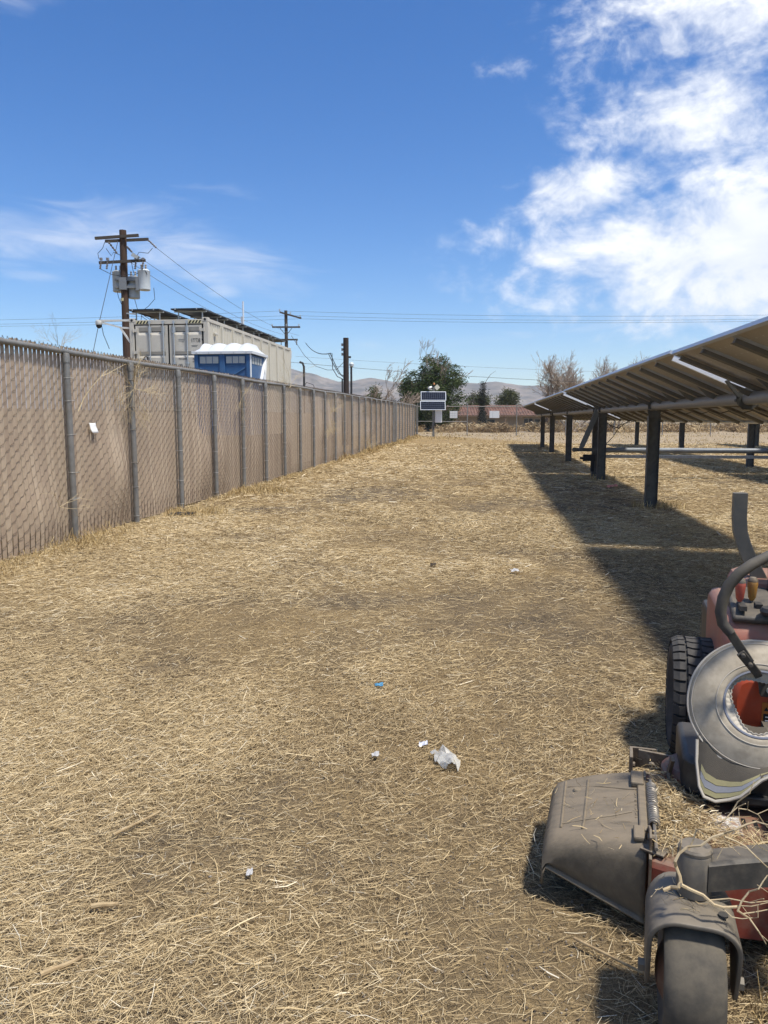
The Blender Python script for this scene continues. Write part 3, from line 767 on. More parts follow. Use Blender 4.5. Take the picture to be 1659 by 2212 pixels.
# drive lever and the long drive pipe that links the rows
ARM = mat('lever_steel', (0.20, 0.215, 0.215), 0.55, 0.35, var=0.2, scale=6)
lev = thing('drive_lever', 'steel drive lever hanging from the torque tube at the double post', 'lever', (2.92 + 0.13 * 19.6, 19.75, 0), -PSI)
mb = MB(); mb.bar((-0.02, 0, TZ + 0.06), (-0.42, 0, 0.86), 0.10, 0.05, (0, 1, 0)); mb.bar((-0.02, -0.05, TZ + 0.02), (-0.40, -0.05, 0.92), 0.13, 0.015, (0, 1, 0)); mb.build('lever_arm', ARM, lev)
mb = MB(); mb.box((-0.30, 0, 0.83), (0.62, 0.03, 0.09)); mb.tube([(-0.58, -0.03, 0.83), (-0.58, 0.03, 0.83)], 0.06, 12); mb.tube([(-0.42, -0.05, 0.83), (-0.42, 0.05, 0.83)], 0.05, 12); mb.build('link_plate', STEEL, lev)
mb = MB(); mb.box((-0.20, 0.05, 0.62), (0.30, 0.14, 0.17)); mb.box((-0.38, 0.05, 0.61), (0.10, 0.06, 0.06)); mb.box((-0.12, 0, 0.42), (0.08, 0.08, 0.30)); mb.build('gear_box', BLACK, lev)
pipe = MB(); pipe.tube([(0, 0, 0.82), (16, 0, 0.82)], 0.066, 16)
po = pipe.build('drive_pipe', mat('drive_pipe_zinc', (0.20, 0.215, 0.22), 0.5, 0.2, var=0.3, scale=3, c2=(0.15, 0.16, 0.17), stretch=(1, 4, 4)), None, (2.92 + 0.13 * 19.6 + 0.12, 19.75, 0), smooth=True); po.rotation_euler = (0, 0, -PSI)
tag(po, 'long galvanised pipe running sideways between the solar rows at knee height', 'pipe')
bar = MB(); bar.box((8, 0.12, 0.655), (16, 0.10, 0.075)); bo = bar.build('tie_bar', GALVL, None, (2.92 + 0.13 * 19.6 + 0.12, 19.75, 0), bevel=0.006); bo.rotation_euler = (0, 0, -PSI)
tag(bo, 'flat bright steel bar just under the sideways drive pipe', 'bar')
cb = MB(); cb.tube([(0.10, -0.1, 1.62), (0.35, -0.05, 1.44), (0.55, 0, 1.38), (0.75, 0.1, 1.52), (0.95, 0.2, 1.62)], 0.010, 6); cb.tube([(0.55, 0, 1.38), (0.42, 0.05, 1.15), (0.20, 0, 0.92)], 0.009, 6); cb.tube([(0.32, 0, 1.44), (0.45, 0.05, 1.36), (0.6, 0.1, 1.47), (1.2, 0.3, 1.6), (1.4, .3, 1.5), (1.55, .3, 1.62)], 0.008, 6)
cbo = cb.build('loose_cable', BLACK, None, (2.92 + 0.13 * 19.6, 19.9, 0), smooth=True); cbo.rotation_euler = (0, 0, -PSI); tag(cbo, 'loose black cables dangling beside the double post under the panels', 'cable')

# ================================================================== SHIPPING CONTAINER
PH = math.atan(0.1274)
CBEIGE = mat('container_paint', (0.56, 0.525, 0.45), 0.55, var=0.09, scale=1.5, c2=(0.52, 0.485, 0.41), dust=DUST, dust_amt=0.12, bump=0.03)
CWHITE = mat('container_side_paint', (0.60, 0.565, 0.475), 0.55, var=0.06, scale=1.2, dust=DUST, dust_amt=0.12)
RUBBER = mat('black_rubber', (0.018, 0.018, 0.018), 0.7, var=0.2)
INK = mat('black_lettering', (0.012, 0.012, 0.012), 0.6, var=0.0)
ZINC = mat('lock_rod_zinc', (0.48, 0.50, 0.50), 0.42, 0.5, var=0.1)
CW, CL, CH = 2.44, 10.0, 2.74
ct_ = thing('shipping_container', 'beige shipping container with lock rods and corrugated side behind the fence', 'container', (-5.20, 23.2, 4.595 - CH), -PH)
# local x runs from -CW (left) to 0 (right), y back, z up
mb = MB()
for x in (-CW + 0.07, -0.07):
    mb.box((x, 0.07, CH / 2), (0.14, 0.14, CH - 0.24)); mb.box((x, CL - 0.07, CH / 2), (0.14, 0.14, CH - 0.24))
mb.box((-CW / 2, 0.05, CH - 0.12), (CW - 0.30, 0.10, 0.13)); mb.box((-CW / 2, 0.05, 0.09), (CW - 0.30, 0.10, 0.14))
mb.box((-0.04, CL / 2, CH - 0.075), (0.07, CL - 0.36, 0.10)); mb.box((-CW + 0.04, CL / 2, CH - 0.075), (0.07, CL - 0.36, 0.10))
mb.box((-0.04, CL / 2, 0.08), (0.08, CL - 0.36, 0.14)); mb.box((-CW + 0.04, CL / 2, 0.08), (0.08, CL - 0.36, 0.14))
mb.build('corner_frame', CBEIGE, ct_, bevel=0.008)
for x in (-CW + 0.085, -0.085):
    for y in (0.085, CL - 0.085):
        for z in (CH - 0.06, 0.06):
            m_ = MB(); m_.box((x, y, z), (0.178, 0.178, 0.118)); c_ = m_.build('corner_casting', CBEIGE, ct_, bevel=0.01)
            if y < 1 and z > 1: m_ = MB(); m_.tube([(x, -0.008, z), (x, 0.01, z)], 0.038, 14); m_.build('lock_hole', BLACK, c_)
# right and left corrugated sides: nine bays between flat battens
nb = 9; bw = (CL - 0.28) / nb
for side in (0, 1):
    for b in range(nb):
        y0 = 0.14 + b * bw; k = 6; rows = [[], []]
        ys_ = [y0]; xs_ = [0.0]
        for j in range(k):
            a = y0 + 0.08 + (bw - 0.14) * j / k; st_ = (bw - 0.14) / k
            for f_, d_ in ((0.05, 0), (0.22, -0.06), (0.60, -0.06), (0.78, 0)): ys_.append(a + f_ * st_); xs_.append(d_)
        ys_.append(y0 + bw); xs_.append(0.0)
        X0 = -0.02 if side == 0 else -CW + 0.02; sg = 1 if side == 0 else -1
        rows = [[(X0 + sg * x_, y_, 0.15) for x_, y_ in zip(xs_, ys_)], [(X0 + sg * x_, y_, CH - 0.125) for x_, y_ in zip(xs_, ys_)]]
        m_ = MB(); m_.grid(rows); m_.build('side_panel', CWHITE, ct_, solid=0.004)
        if b and side == 0: m_ = MB(); m_.box((0.012, y0, CH / 2 + 0.02), (0.07, 0.10, CH - 0.33)); m_.build('batten', CWHITE, ct_, bevel=0.008)
m_ = MB(); m_.box((-CW / 2, CL / 2, CH - 0.055), (CW - 0.16, CL - 0.22, 0.03)); m_.build('roof', CBEIGE, ct_)
m_ = MB(); m_.box((-CW / 2, CL - 0.06, CH / 2), (CW - 0.30, 0.03, CH - 0.3)); m_.build('end_wall', CBEIGE, ct_)
m_ = MB(); m_.box((-CW / 2, CL / 2, 0.07), (CW - 0.18, CL - 0.36, 0.06)); m_.build('floor', CBEIGE, ct_)
m_ = MB(); m_.box((0.025, 0.62, CH - 0.42), (0.05, 0.26, 0.07)); m_.build('side_vent', CWHITE, ct_, bevel=0.01)
m_ = MB(); m_.box((-CW / 2, 0.058, CH / 2 - 0.02), (CW - 0.30, 0.02, CH - 0.36)); m_.build('door_gasket', RUBBER, ct_)
DB, DT = 0.18, CH - 0.215
for sd in (0, 1):
    x0 = -CW + 0.19 if sd == 0 else -CW / 2 + 0.025; x1 = -CW / 2 - 0.025 if sd == 0 else -0.19
    # door leaf with three pressed grooves
    prof = [(DB, 0.0), (DB + 0.30, 0.0), (DB + 0.38, 0.045), (DB + 0.48, 0.0), (CH - 1.80, 0.0), (CH - 1.72, 0.045), (CH - 1.62, 0.0), (CH - 1.16, 0.0), (CH - 1.08, 0.045), (CH - 0.98, 0.0), (CH - 0.50, 0.0), (CH - 0.40, 0.045), (CH - 0.27, 0.0), (DT, 0.0)]
    prof = [(a_, b_) for a_, b_ in prof]
    rows = []
    for (z_, y_) in prof:
        yy_ = 0.01
        rows.append([(x0, yy_, z_), (x0 + 0.085, yy_, z_), (x0 + 0.10, yy_ + y_, z_), (x1 - 0.10, yy_ + y_, z_), (x1 - 0.085, yy_, z_), (x1, yy_, z_)])
    m_ = MB(); m_.grid(rows); door = m_.build('door', CBEIGE, ct_, solid=0.006)
    for xr in ((-1.79, -1.37) if sd == 0 else (-1.04, -0.63)):
        m_ = MB(); m_.tube([(xr, -0.035, 0.10), (xr, -0.035, CH - 0.09)], 0.019, 10)
        for z in (CH - 0.42, CH - 1.32, 0.55): m_.box((xr, -0.02, z), (0.10, 0.035, 0.045))
        for z in (CH - 0.13, 0.14): m_.box((xr, -0.025, z), (0.075, 0.05, 0.085))
        for z in (CH - 0.34,): m_.box((xr, -0.02, z), (0.085, 0.035, 0.14))
        m_.build('lock_rod', ZINC, door, smooth=False)
    for z in (CH - 0.36, CH - 1.0, 1.0, 0.4):
        xh = x0 - 0.02 if sd == 0 else x1 + 0.02
        m_ = MB(); m_.box((xh, -0.006, z), (0.15, 0.02, 0.085)); m_.tube([(xh + (-0.05 if sd == 0 else 0.05), -0.015, z - 0.06), (xh + (-0.05 if sd == 0 else 0.05), -0.015, z + 0.06)], 0.017, 8); m_.build('hinge', CBEIGE, door)


def label_text(body, size, x, z, parent, m=INK, y=0.0, sx=1.0, depth=0.0008):
    o = link('lettering', text_mesh(body, size, m, depth), parent, (x, y, z), (R(90), 0, 0)); o.scale = (sx, 1, 1); return o


yl = 0.004
label_text('177738', 0.158, -0.535, CH - 0.75, ct_, y=yl, sx=0.62); label_text('9', 0.158, -0.205, CH - 0.75, ct_, y=yl, sx=0.7)
label_text('MAX GROSS', 0.078, -0.93, CH - 1.245, ct_, y=yl, sx=0.60); label_text('30', 0.078, -0.50, CH - 1.245, ct_, y=yl, sx=0.8)
label_text('47', 0.078, -0.50, CH - 1.33, ct_, y=yl, sx=0.8); label_text('TARE', 0.078, -0.93, CH - 1.42, ct_, y=yl, sx=0.62); label_text('3', 0.078, -0.45, CH - 1.42, ct_, y=yl); label_text('8', 0.078, -0.45, CH - 1.505, ct_, y=yl); label_text('26', 0.078, -0.50, CH - 1.59, ct_, y=yl, sx=0.8)
for z_, w_, x_ in ((0, 0.20, -0.82), (0.045, 0.20, -0.82), (0.075, 0.06, -0.78), (0.18, 0.20, -0.42), (0.21, 0.16, -0.43)): m_ = MB(); m_.box((x_, yl, CH - 0.63 - z_), (w_, 0.003, 0.010)); m_.build('painted_line', mat('faded_print', (0.20, 0.19, 0.17), 0.6), ct_)
m_ = MB(); m_.tube([(-1.95, yl - 0.003, CH - 1.19), (-1.95, yl + 0.003, CH - 1.19)], 0.078, 24); em = m_.build('round_emblem', INK, ct_)
m_ = MB(); m_.prism([(-0.05, -0.015), (0.0, 0.05), (0.038, 0.02), (0.014, -0.008), (0.055, -0.04), (-0.01, -0.03)], -0.002, 0.0, 'Y'); m_.build('emblem_figure', mat('emblem_grey', (0.45, 0.46, 0.47), 0.5), em, (-1.95, yl - 0.005, CH - 1.19))
# hazard stripes on the header
YEL = mat('hazard_cream', (0.62, 0.56, 0.33), 0.6, var=0.05)
for xa in (-CW + 0.22, -0.20 - 0.40):
    m_ = MB(); m_.box((xa + 0.20, -0.0035, CH - 0.125), (0.40, 0.003, 0.085)); hz = m_.build('hazard_plate', YEL, ct_)
    for k in range(4):
        m_ = MB(); xk = xa + 0.01 + k * 0.098; m_.prism([(xk, CH - 0.166), (xk + 0.05, CH - 0.166), (xk + 0.10, CH - 0.084), (xk + 0.05, CH - 0.084)], -0.008, -0.0055, 'Y'); m_.build('stripe', INK, hz)

# camera bracket on its left front corner
br = thing('camera_bracket', 'white steel bracket arm sticking out left of the container with a dome camera', 'bracket', (-5.20 - CW * math.cos(PH), 23.2 + CW * math.sin(PH), 4.595 - 0.10), -PH)
BW = mat('bracket_white', (0.66, 0.65, 0.60), 0.5, var=0.08)
m_ = MB(); m_.bar((0.0, 0.05, 0.05), (-1.05, 0.05, 0.05), 0.05, 0.06); m_.bar((0.0, 0.05, -0.18), (-0.30, 0.05, -0.16), 0.04, 0.05); m_.bar((-0.28, 0.05, -0.16), (-1.0, 0.05, 0.03), 0.04, 0.05); m_.bar((-0.30, 0.05, -0.17), (0.0, 0.05, -0.60), 0.04, 0.05); m_.build('arm', BW, br)
m_ = MB(); m_.lathe([(0.0, 0.07), (0.095, 0.06), (0.10, -0.02), (0.085, -0.05)], 16, 'Z', (-0.98, 0.05, -0.02)); hd = m_.build('camera_housing', BW, br, smooth=True)
m_ = MB(); m_.lathe([(0.085, 0.0), (0.08, -0.05), (0.05, -0.09), (0.0, -0.105)], 16, 'Z', (-0.98, 0.05, -0.07)); m_.build('dome', BLACK, hd, smooth=True)
m_ = MB(); m_.tube([(-0.9, 0.05, -0.05), (-0.85, 0.05, -0.35), (-0.68, 0.05, -0.78)], 0.010, 5); m_.build('cable', BLACK, br)

# roof-mounted solar arrays
DARK = mat('dark_panel_frame', (0.022, 0.023, 0.026), 0.4, 0.3)
DBACK = mat('dark_panel_back', (0.035, 0.038, 0.042), 0.45, 0.0, var=0.2, scale=4)
for (xa, lbl) in ((-2.45, 'black flat solar panels on the left half of the container roof'), (-1.12, 'black flat solar panels along the right edge of the container roof')):
    ar = thing('roof_solar_array', lbl, 'solar array', (-5.20 + xa * math.cos(PH), 23.2 - xa * math.sin(PH), 4.595), -PH, 'solar arrays on the container roof')
    for k in range(5):
        y0 = -0.02 + k * 1.96
        m_ = MB()
        for sx in (0.015, 0.965): m_.box((sx, y0 + 0.96, 0.245), (0.03, 1.92, 0.04))
        for sy in (0.015, 1.905): m_.box((0.49, y0 + sy, 0.245), (0.92, 0.03, 0.04))
        p = m_.build('solar_panel', DARK, ar); p.rotation_euler = (0, 0, 0)
        m_ = MB(); m_.box((0.49, y0 + 0.96, 0.255), (0.93, 1.87, 0.008)); m_.build('laminate', DBACK, p)
        for sy in (0.30, 1.60):
            m_ = MB(); m_.box((0.49, y0 + sy, 0.205), (1.0, 0.04, 0.035)); mt_ = m_.build('mount_rail', ZINC, ar)
            for sx in (0.12, 0.86): m_ = MB(); m_.box((sx, y0 + sy, 0.085), (0.03, 0.03, 0.20)); m_.build('mount_foot', ZINC, mt_)
    for sx in (0.14, 0.80): m_ = MB(); m_.box((sx, -0.03, 0.248), (0.03, 0.02, 0.055)); m_.build('clamp', ZINC, ar)

# ================================================================== PORTABLE TOILET
BLUE = mat('toilet_blue', (0.030, 0.105, 0.245), 0.5, var=0.12, scale=3, dust=DUST, dust_amt=0.10)
TROOF = mat('toilet_roof_white', (0.58, 0.60, 0.61), 0.45, var=0.03)
VENT = mat('vent_screen', (0.42, 0.44, 0.42), 0.6, var=0.1)
TW, TD = 1.44, 1.28
tl = thing('portable_toilet', 'blue portable toilet with a ribbed white roof standing before the container', 'toilet', (-4.75, 19.62, 1.20), -PH)
EV = 2.02
m_ = MB(); m_.box((TW / 2, 0.02, EV / 2), (TW, 0.04, EV)); m_.box((TW / 2, TD - 0.02, EV / 2), (TW, 0.04, EV)); m_.box((0.02, TD / 2, EV / 2), (0.04, TD - 0.08, EV)); m_.box((TW - 0.02, TD / 2, EV / 2), (0.04, TD - 0.08, EV)); m_.build('cabin_wall', BLUE, tl, bevel=0.01)
for x in (0.0, TW / 2, TW):
    m_ = MB(); m_.box((min(max(x, 0.05), TW - 0.05), -0.012, EV / 2), (0.10 if x != TW / 2 else 0.14, 0.05, EV - 0.004)); m_.build('rib', BLUE, tl, bevel=0.012)
for (x0) in (0.16, 0.84):
    m_ = MB(); m_.box((x0 + 0.22, -0.006, EV - 0.15), (0.50, 0.02, 0.22)); vf = m_.build('vent_frame', BLUE, tl, bevel=0.006)
    for k in range(3): m_ = MB(); m_.box((x0 + 0.06 + 0.165 * k, -0.018, EV - 0.145), (0.145, 0.012, 0.165)); m_.build('vent', VENT, vf)
    m_ = MB(); xa, xb = (x0 - 0.03, x0 + 0.36) if x0 < 0.5 else (x0 + 0.47, x0 + 0.08)
    m_.bar((xa, -0.012, EV - 0.34), (xb, -0.012, EV - 0.56), 0.018, 0.022, (0, 1, 0)); m_.bar((xb, -0.012, EV - 0.56), (TW / 2, -0.012, EV - 0.56), 0.018, 0.022, (0, 1, 0)); m_.build('moulded_rib', mat('toilet_blue_highlight', (0.075, 0.17, 0.32), 0.5), tl)  # highlight on the ribs painted in as a lighter blue
for k in range(4):
    m_ = MB(); m_.box((TW + 0.004, 0.22 + 0.22 * k, EV - 0.15), (0.012, 0.15, 0.17)); m_.build('side_vent', VENT, tl)
WHT = mat('trim_white', (0.78, 0.79, 0.78), 0.5, var=0.03)
m_ = MB(); m_.box((TW + 0.012, -0.012, EV / 2), (0.024, 0.05, EV)); m_.box((TW + 0.02, TD - 0.08, EV / 2), (0.03, 0.05, EV)); m_.build('corner_trim', WHT, tl)
m_ = MB(); m_.bar((TW + 0.03, TD * 0.95, EV - 0.02), (TW + 0.03, TD * 0.55, EV - 0.75), 0.02, 0.09, (1, 0, 0)); m_.bar((TW + 0.03, TD * 1.0, EV - 0.1), (TW + 0.03, TD * 0.86, EV - 0.75), 0.02, 0.06, (1, 0, 0)); m_.build('door_strap', WHT, tl)
# domed roof with four swellings
rows = []; nx2, ny2 = 41, 17
for j in range(ny2):
    v_ = j / (ny2 - 1); row = []
    for i in range(nx2):
        u_ = i / (nx2 - 1)
        ex = min(1.0, min(u_, 1 - u_) / 0.16); ey = min(1.0, min(v_, 1 - v_) / 0.30)
        h = 0.16 * math.sin(ex * math.pi / 2) ** 0.9 * math.sin(ey * math.pi / 2) ** 0.8
        h *= 1 + 0.0 * u_
        hump = 0.085 * abs(math.sin(math.pi * (u_ * 4 ))) ** 0.6 * (1 if 0.1 < u_ < 0.9 else 0) * math.sin(ey * math.pi / 2)
        row.append((-0.05 + (TW + 0.12) * u_, -0.07 + (TD + 0.14) * v_, EV + 0.055 + h + hump))
    rows.append(row)
m_ = MB(); m_.grid(rows); rf = m_.build('roof', TROOF, tl, smooth=True)
m_ = MB(); m_.box((TW / 2 + 0.01, -0.065, EV + 0.03), (TW + 0.13, 0.03, 0.075)); m_.box((TW / 2 + 0.01, TD + 0.06, EV + 0.03), (TW + 0.13, 0.03, 0.075)); m_.box((-0.045, TD / 2, EV + 0.03), (0.03, TD + 0.09, 0.075)); m_.box((TW + 0.062, TD / 2, EV + 0.03), (0.03, TD + 0.09, 0.075)); m_.build('roof_rim', TROOF, tl, bevel=0.008)
for k in range(5): m_ = MB(); m_.tube([(0.08 + k * 0.32, -0.088, EV + 0.028), (0.08 + k * 0.32, -0.078, EV + 0.028)], 0.014, 8); m_.build('rivet', ZINC, rf)

# ================================================================== UTILITY POLES
WOOD = mat('pole_wood', (0.085, 0.048, 0.030), 0.85, var=0.3, scale=3, c2=(0.060, 0.036, 0.024), stretch=(6, 6, 0.5), bump=0.2, bscale=12)
ARMW = mat('crossarm_wood', (0.075, 0.062, 0.050), 0.85, var=0.3, scale=5)
CAN = mat('transformer_grey', (0.40, 0.43, 0.435), 0.5, var=0.12, scale=4, dust=DUST, dust_amt=0.1)
CANL = mat('transformer_pale', (0.55, 0.59, 0.60), 0.5, var=0.1, scale=4)
PORC = mat('insulator', (0.20, 0.185, 0.18), 0.35, var=0.2)
CABLE = mat('power_cable', (0.030, 0.030, 0.032), 0.6, var=0.1)
LINE = mat('bare_line', (0.16, 0.17, 0.19), 0.5, 0.5)


def insul(mb, a, b, r=0.035):
    a, b = Vector(a), Vector(b); n = 5; pts, rs = [], []
    for k in range(n):
        for f_, q in ((0.1, 0.45), (0.5, 1.0), (0.9, 0.45)): pts.append(a.lerp(b, (k + f_) / n)); rs.append(r * q)
    mb.tube(pts, rs, 8)


def sag(a, b, s, n=14):
    a, b = Vector(a), Vector(b)
    return [a.lerp(b, k / n) - Vector((0, 0, s * 4 * (k / n) * (1 - k / n))) for k in range(n + 1)]


px, py = -10.86, 33.0
pole = thing('utility_pole', 'tall brown wooden utility pole with three transformers left of the container', 'utility pole', (px, py, 0.15))
m_ = MB(); m_.tube([(0, 0, -0.5), (0.02, 0, 4.5), (0.05, 0, 9.22)], [0.165, 0.155, 0.14], 16); m_.build('shaft', WOOD, pole, smooth=True)
m_ = MB(); m_.bar((-1.05, -0.17, 8.86), (0.75, -0.17, 8.98), 0.09, 0.11); m_.build('crossarm', ARMW, pole)
m_ = MB(); m_.bar((-0.75, 0.17, 8.82), (1.05, 0.17, 8.90), 0.09, 0.11); m_.build('crossarm', ARMW, pole)
m_ = MB(); m_.bar((-0.92, -0.18, 7.88), (1.0, -0.18, 7.98), 0.09, 0.11); lower = m_.build('crossarm', ARMW, pole)
for x in (-0.82, -0.55, 0.62, 0.92):
    m_ = MB(); insul(m_, (x, -0.22, 7.95), (x - 0.03, -0.30, 7.60), 0.05); m_.box((x, -0.22, 8.02), (0.10, 0.10, 0.10)); m_.build('fuse_cutout', PORC, lower)
m_ = MB(); m_.box((0.62, -0.28, 8.12), (0.28, 0.2, 0.14), (0, 0.5, 0)); m_.build('arrester', CAN, lower)
for (x, y, z, rr, hh, mm) in ((-0.27, 0.20, 6.76, 0.245, 0.80, CAN), (0.34, 0.24, 6.50, 0.245, 0.84, CAN), (0.85, 0.02, 6.80, 0.250, 0.78, CANL)):
    m_ = MB(); m_.lathe([(rr * 0.9, 0), (rr, 0.03), (rr, hh - 0.02), (rr + 0.012, hh), (rr * 0.8, hh + 0.06), (0.02, hh + 0.09)], 20, 'Z', (x, y, z)); tk = m_.build('transformer', mm, pole, smooth=True)
    for dx_ in (-0.09, 0.09):
        m_ = MB(); m_.lathe([(0.03, 0), (0.05, 0.05), (0.03, 0.08), (0.045, 0.12), (0.03, 0.16), (0.05, 0.19), (0.02, 0.23)], 10, 'Z', (x + dx_, y, z + hh + 0.05)); m_.build('bushing', mat('bushing_brown', (0.36, 0.33, 0.30), 0.4), tk, smooth=True)
    m_ = MB(); m_.box((x * 0.55, y * 0.5, z + 0.5), (abs(x) * 0.7, 0.08, 0.08)); m_.box((x * 0.55, y * 0.5, z + 0.2), (abs(x) * 0.7, 0.08, 0.08)); m_.build('bracket', CAN, tk)
m_ = MB(); m_.box((0.30, -0.10, 7.22), (1.25, 0.10, 0.10)); m_.box((0.30, -0.10, 6.92), (1.25, 0.10, 0.10)); m_.box((0.02, -0.1, 7.05), (0.30, 0.2, 0.5)); m_.box((0.62, -0.12, 7.05), (0.14, 0.12, 0.55)); m_.build('cluster_mount', mat('mount_grey', (0.22, 0.23, 0.235), 0.6, 0.2), pole)
m_ = MB(); m_.lathe([(0.15, 6.35), (0.152, 6.47)], 16); m_.build('yellow_band', YEL, pole)
m_ = MB()
for pts in ([(-0.62, -0.2, 8.75), (-0.75, -0.2, 8.45), (-0.95, -0.2, 8.25), (-0.92, -0.2, 8.05)], [(-0.6, -0.2, 8.45), (-0.4, -0.2, 8.15), (-0.3, -0.2, 8.3), (-0.05, -0.1, 8.2)], [(1.25, 0, 8.5), (1.1, -0.1, 8.28), (0.75, -0.2, 8.3), (0.66, -0.2, 8.15)],
            [(0.95, -0.2, 7.6), (1.05, -0.2, 7.4), (0.95, -0.1, 7.7)], [(-0.85, -0.2, 7.62), (-0.4, -0.2, 7.4), (0, -0.2, 7.35), (0.4, -0.2, 7.3)], [(0.5, -0.2, 7.45), (0.42, -0.2, 7.9)], [(0.1, -.2, 7.42), (.5, -.2, 7.38), (.9, -.1, 7.6)],
            [(-0.25, -0.1, 6.75), (-0.2, -0.1, 6.5), (0.0, -0.1, 6.0), (0.15, 0, 5.7)], [(0.5, -0.2, 6.4), (0.6, -0.2, 6.0), (0.85, -0.1, 5.75), (1.3, 0, 5.45)], [(1.25, 0, 6.9), (1.28, 0, 6.45), (1.0, 0, 6.15), (0.72, 0, 5.95), (0.66, 0, 5.5)], [(0.68, 0, 5.75), (0.9, 0, 5.6), (1.35, 0, 5.35), (2.2, 0.2, 5.1)],
            [(0.0, 0, 5.15), (0.4, 0, 5.05), (0.6, 0, 5.1)]): m_.tube(pts, 0.012, 6)
m_.build('jumper_wires', CABLE, pole)
m_ = MB(); m_.bar((0.1, -0.1, 5.85), (0.55, -0.15, 5.80), 0.05, 0.05); m_.build('cable_bracket', CAN, pole)
m_ = MB(); m_.tube([(-0.1, -0.2, 8.75), (-0.85, -0.8, 5.2), (-1.55, -1.2, 1.8), (-1.9, -1.5, 0.0)], 0.014, 5); insul(m_, (-0.78, -0.75, 5.55), (-0.82, -0.8, 5.35), 0.03); m_.build('guy_wire', LINE, pole)
for (a, b) in (((1.05, 0.17, 8.86), (1.28, 0.5, 8.62)), ((-0.60, 0.1, 8.78), (-0.42, 0.6, 8.42)), ((0.15, 0.1, 8.6), (0.24, 0.5, 8.45))):
    m_ = MB(); insul(m_, a, b, 0.05); m_.build('strain_insulator', PORC, pole)

P2 = (-8.22, 66.0)
pole2 = thing('utility_pole', 'distant dark utility pole with two staggered crossarm pairs behind the container', 'utility pole', (P2[0], P2[1], 0.3))
m_ = MB(); m_.tube([(0, 0, -0.5), (0, 0, 10.35)], [0.17, 0.13], 12); m_.build('shaft', ARMW, pole2, smooth=True)
for z, x0, x1 in ((9.95, -0.5, 1.30), (8.98, -1.15, 1.20), (7.95, -0.95, 0.98)):
    m_ = MB(); m_.bar((x0, -0.15, z + (0.25 if z > 9.5 else 0)), (x1, -0.15, z - (0.25 if z > 9.5 else 0)), 0.10, 0.13); ca = m_.build('crossarm', ARMW, pole2)
    for f_ in (0.0, 0.5, 0.95) if z > 8.5 else (0.0, 0.95):
        zz = z + (0.25 - 0.5 * f_ if z > 9.5 else 0); m_ = MB(); insul(m_, (x0 + (x1 - x0) * f_, -0.15, zz + 0.05), (x0 + (x1 - x0) * f_, -0.15, zz + (0.26 if z > 8.5 else -0.45)), 0.07); m_.build('insulator', PORC if z < 8.5 else CANL, ca)
m_ = MB(); m_.bar((-0.5, -0.1, 8.9), (-0.05, -0.1, 8.35), 0.04, 0.04); m_.bar((0.5, -0.1, 8.9), (0.05, -0.1, 8.35), 0.04, 0.04); m_.build('brace', ARMW, pole2)
m_ = MB(); m_.lathe([(0.17, 0), (0.18, 0.6), (0.05, 0.7)], 14, 'Z', (0.28, -0.15, 6.4)); m_.build('transformer', CANL, pole2, smooth=True)

p3 = thing('service_pole', 'short thick dark wooden service pole with conduits standing behind the fence', 'utility pole', (-2.04, 42.0, 0.2))
m_ = MB(); m_.tube([(0, 0, -0.3), (0, 0, 5.73)], [0.16, 0.145], 14); m_.build('shaft', mat('dark_pole_wood', (0.045, 0.032, 0.026), 0.85, var=0.3, scale=4, stretch=(6, 6, 0.5)), p3, smooth=True)
m_ = MB(); m_.tube([(0.28, 0, 0), (0.28, 0, 4.25)], 0.055, 8); m_.tube([(-0.21, 0, 0), (-0.21, 0, 3.55)], 0.04, 8); m_.build('conduit', CABLE, p3)
m_ = MB(); m_.lathe([(0.06, 0), (0.12, 0.05), (0.13, 0.16), (0.07, 0.24), (0, 0.26)], 12, 'Z', (0.30, 0, 4.2)); m_.build('weather_head', CANL, p3, smooth=True)
for z in (5.3, 5.05, 4.80): m_ = MB(); m_.tube([(-0.2, 0, z), (-0.2, 0, z + 0.14)], 0.05, 8); m_.box((-0.14, 0, z + .07), (0.1, 0.05, 0.05)); m_.build('spool_insulator', PORC, p3)
m_ = MB(); m_.box((0.2, 0, 4.72), (0.14, 0.1, 0.1)); m_.build('clamp', CABLE, p3)
for k, x in enumerate((-0.55, -0.42, -0.62)):
    m_ = MB(); m_.tube([(-0.95 + 0.1 * k, 0, 4.92), (x - 0.1, 0, 4.3 - 0.1 * k), (x + 0.15, 0, 3.85 - 0.08 * k), (-0.1, 0, 3.72 - 0.1 * k)], 0.020, 6); m_.build('drip_loop', CABLE, p3)


def wire(name, pts, r, label, m=LINE):
    m_ = MB(); m_.tube(pts, r, 5, caps=False); return tag(m_.build(name, m, None, smooth=True), label, 'wire')


a1 = Vector((px, py, 0.15))
for k, (p, q, lbl, ins) in enumerate(((a1 + Vector((1.28, .5, 8.62)), Vector((P2[0] + 1.1, P2[1], 8.6)), 'uppermost bare line running from the transformer pole to the far pole', 0.13), (a1 + Vector((-0.42, .6, 8.42)), Vector((P2[0] - 0.9, P2[1], 8.6)), 'lowest of the three bare lines dropping behind the container', 0.30), (a1 + Vector((0.24, .5, 8.45)), Vector((P2[0] + 0.2, P2[1], 8.6)), 'middle of the three bare lines dropping behind the container', 0.20))):
    wire('power_line', sag(p, q, 0.55), 0.010, lbl)
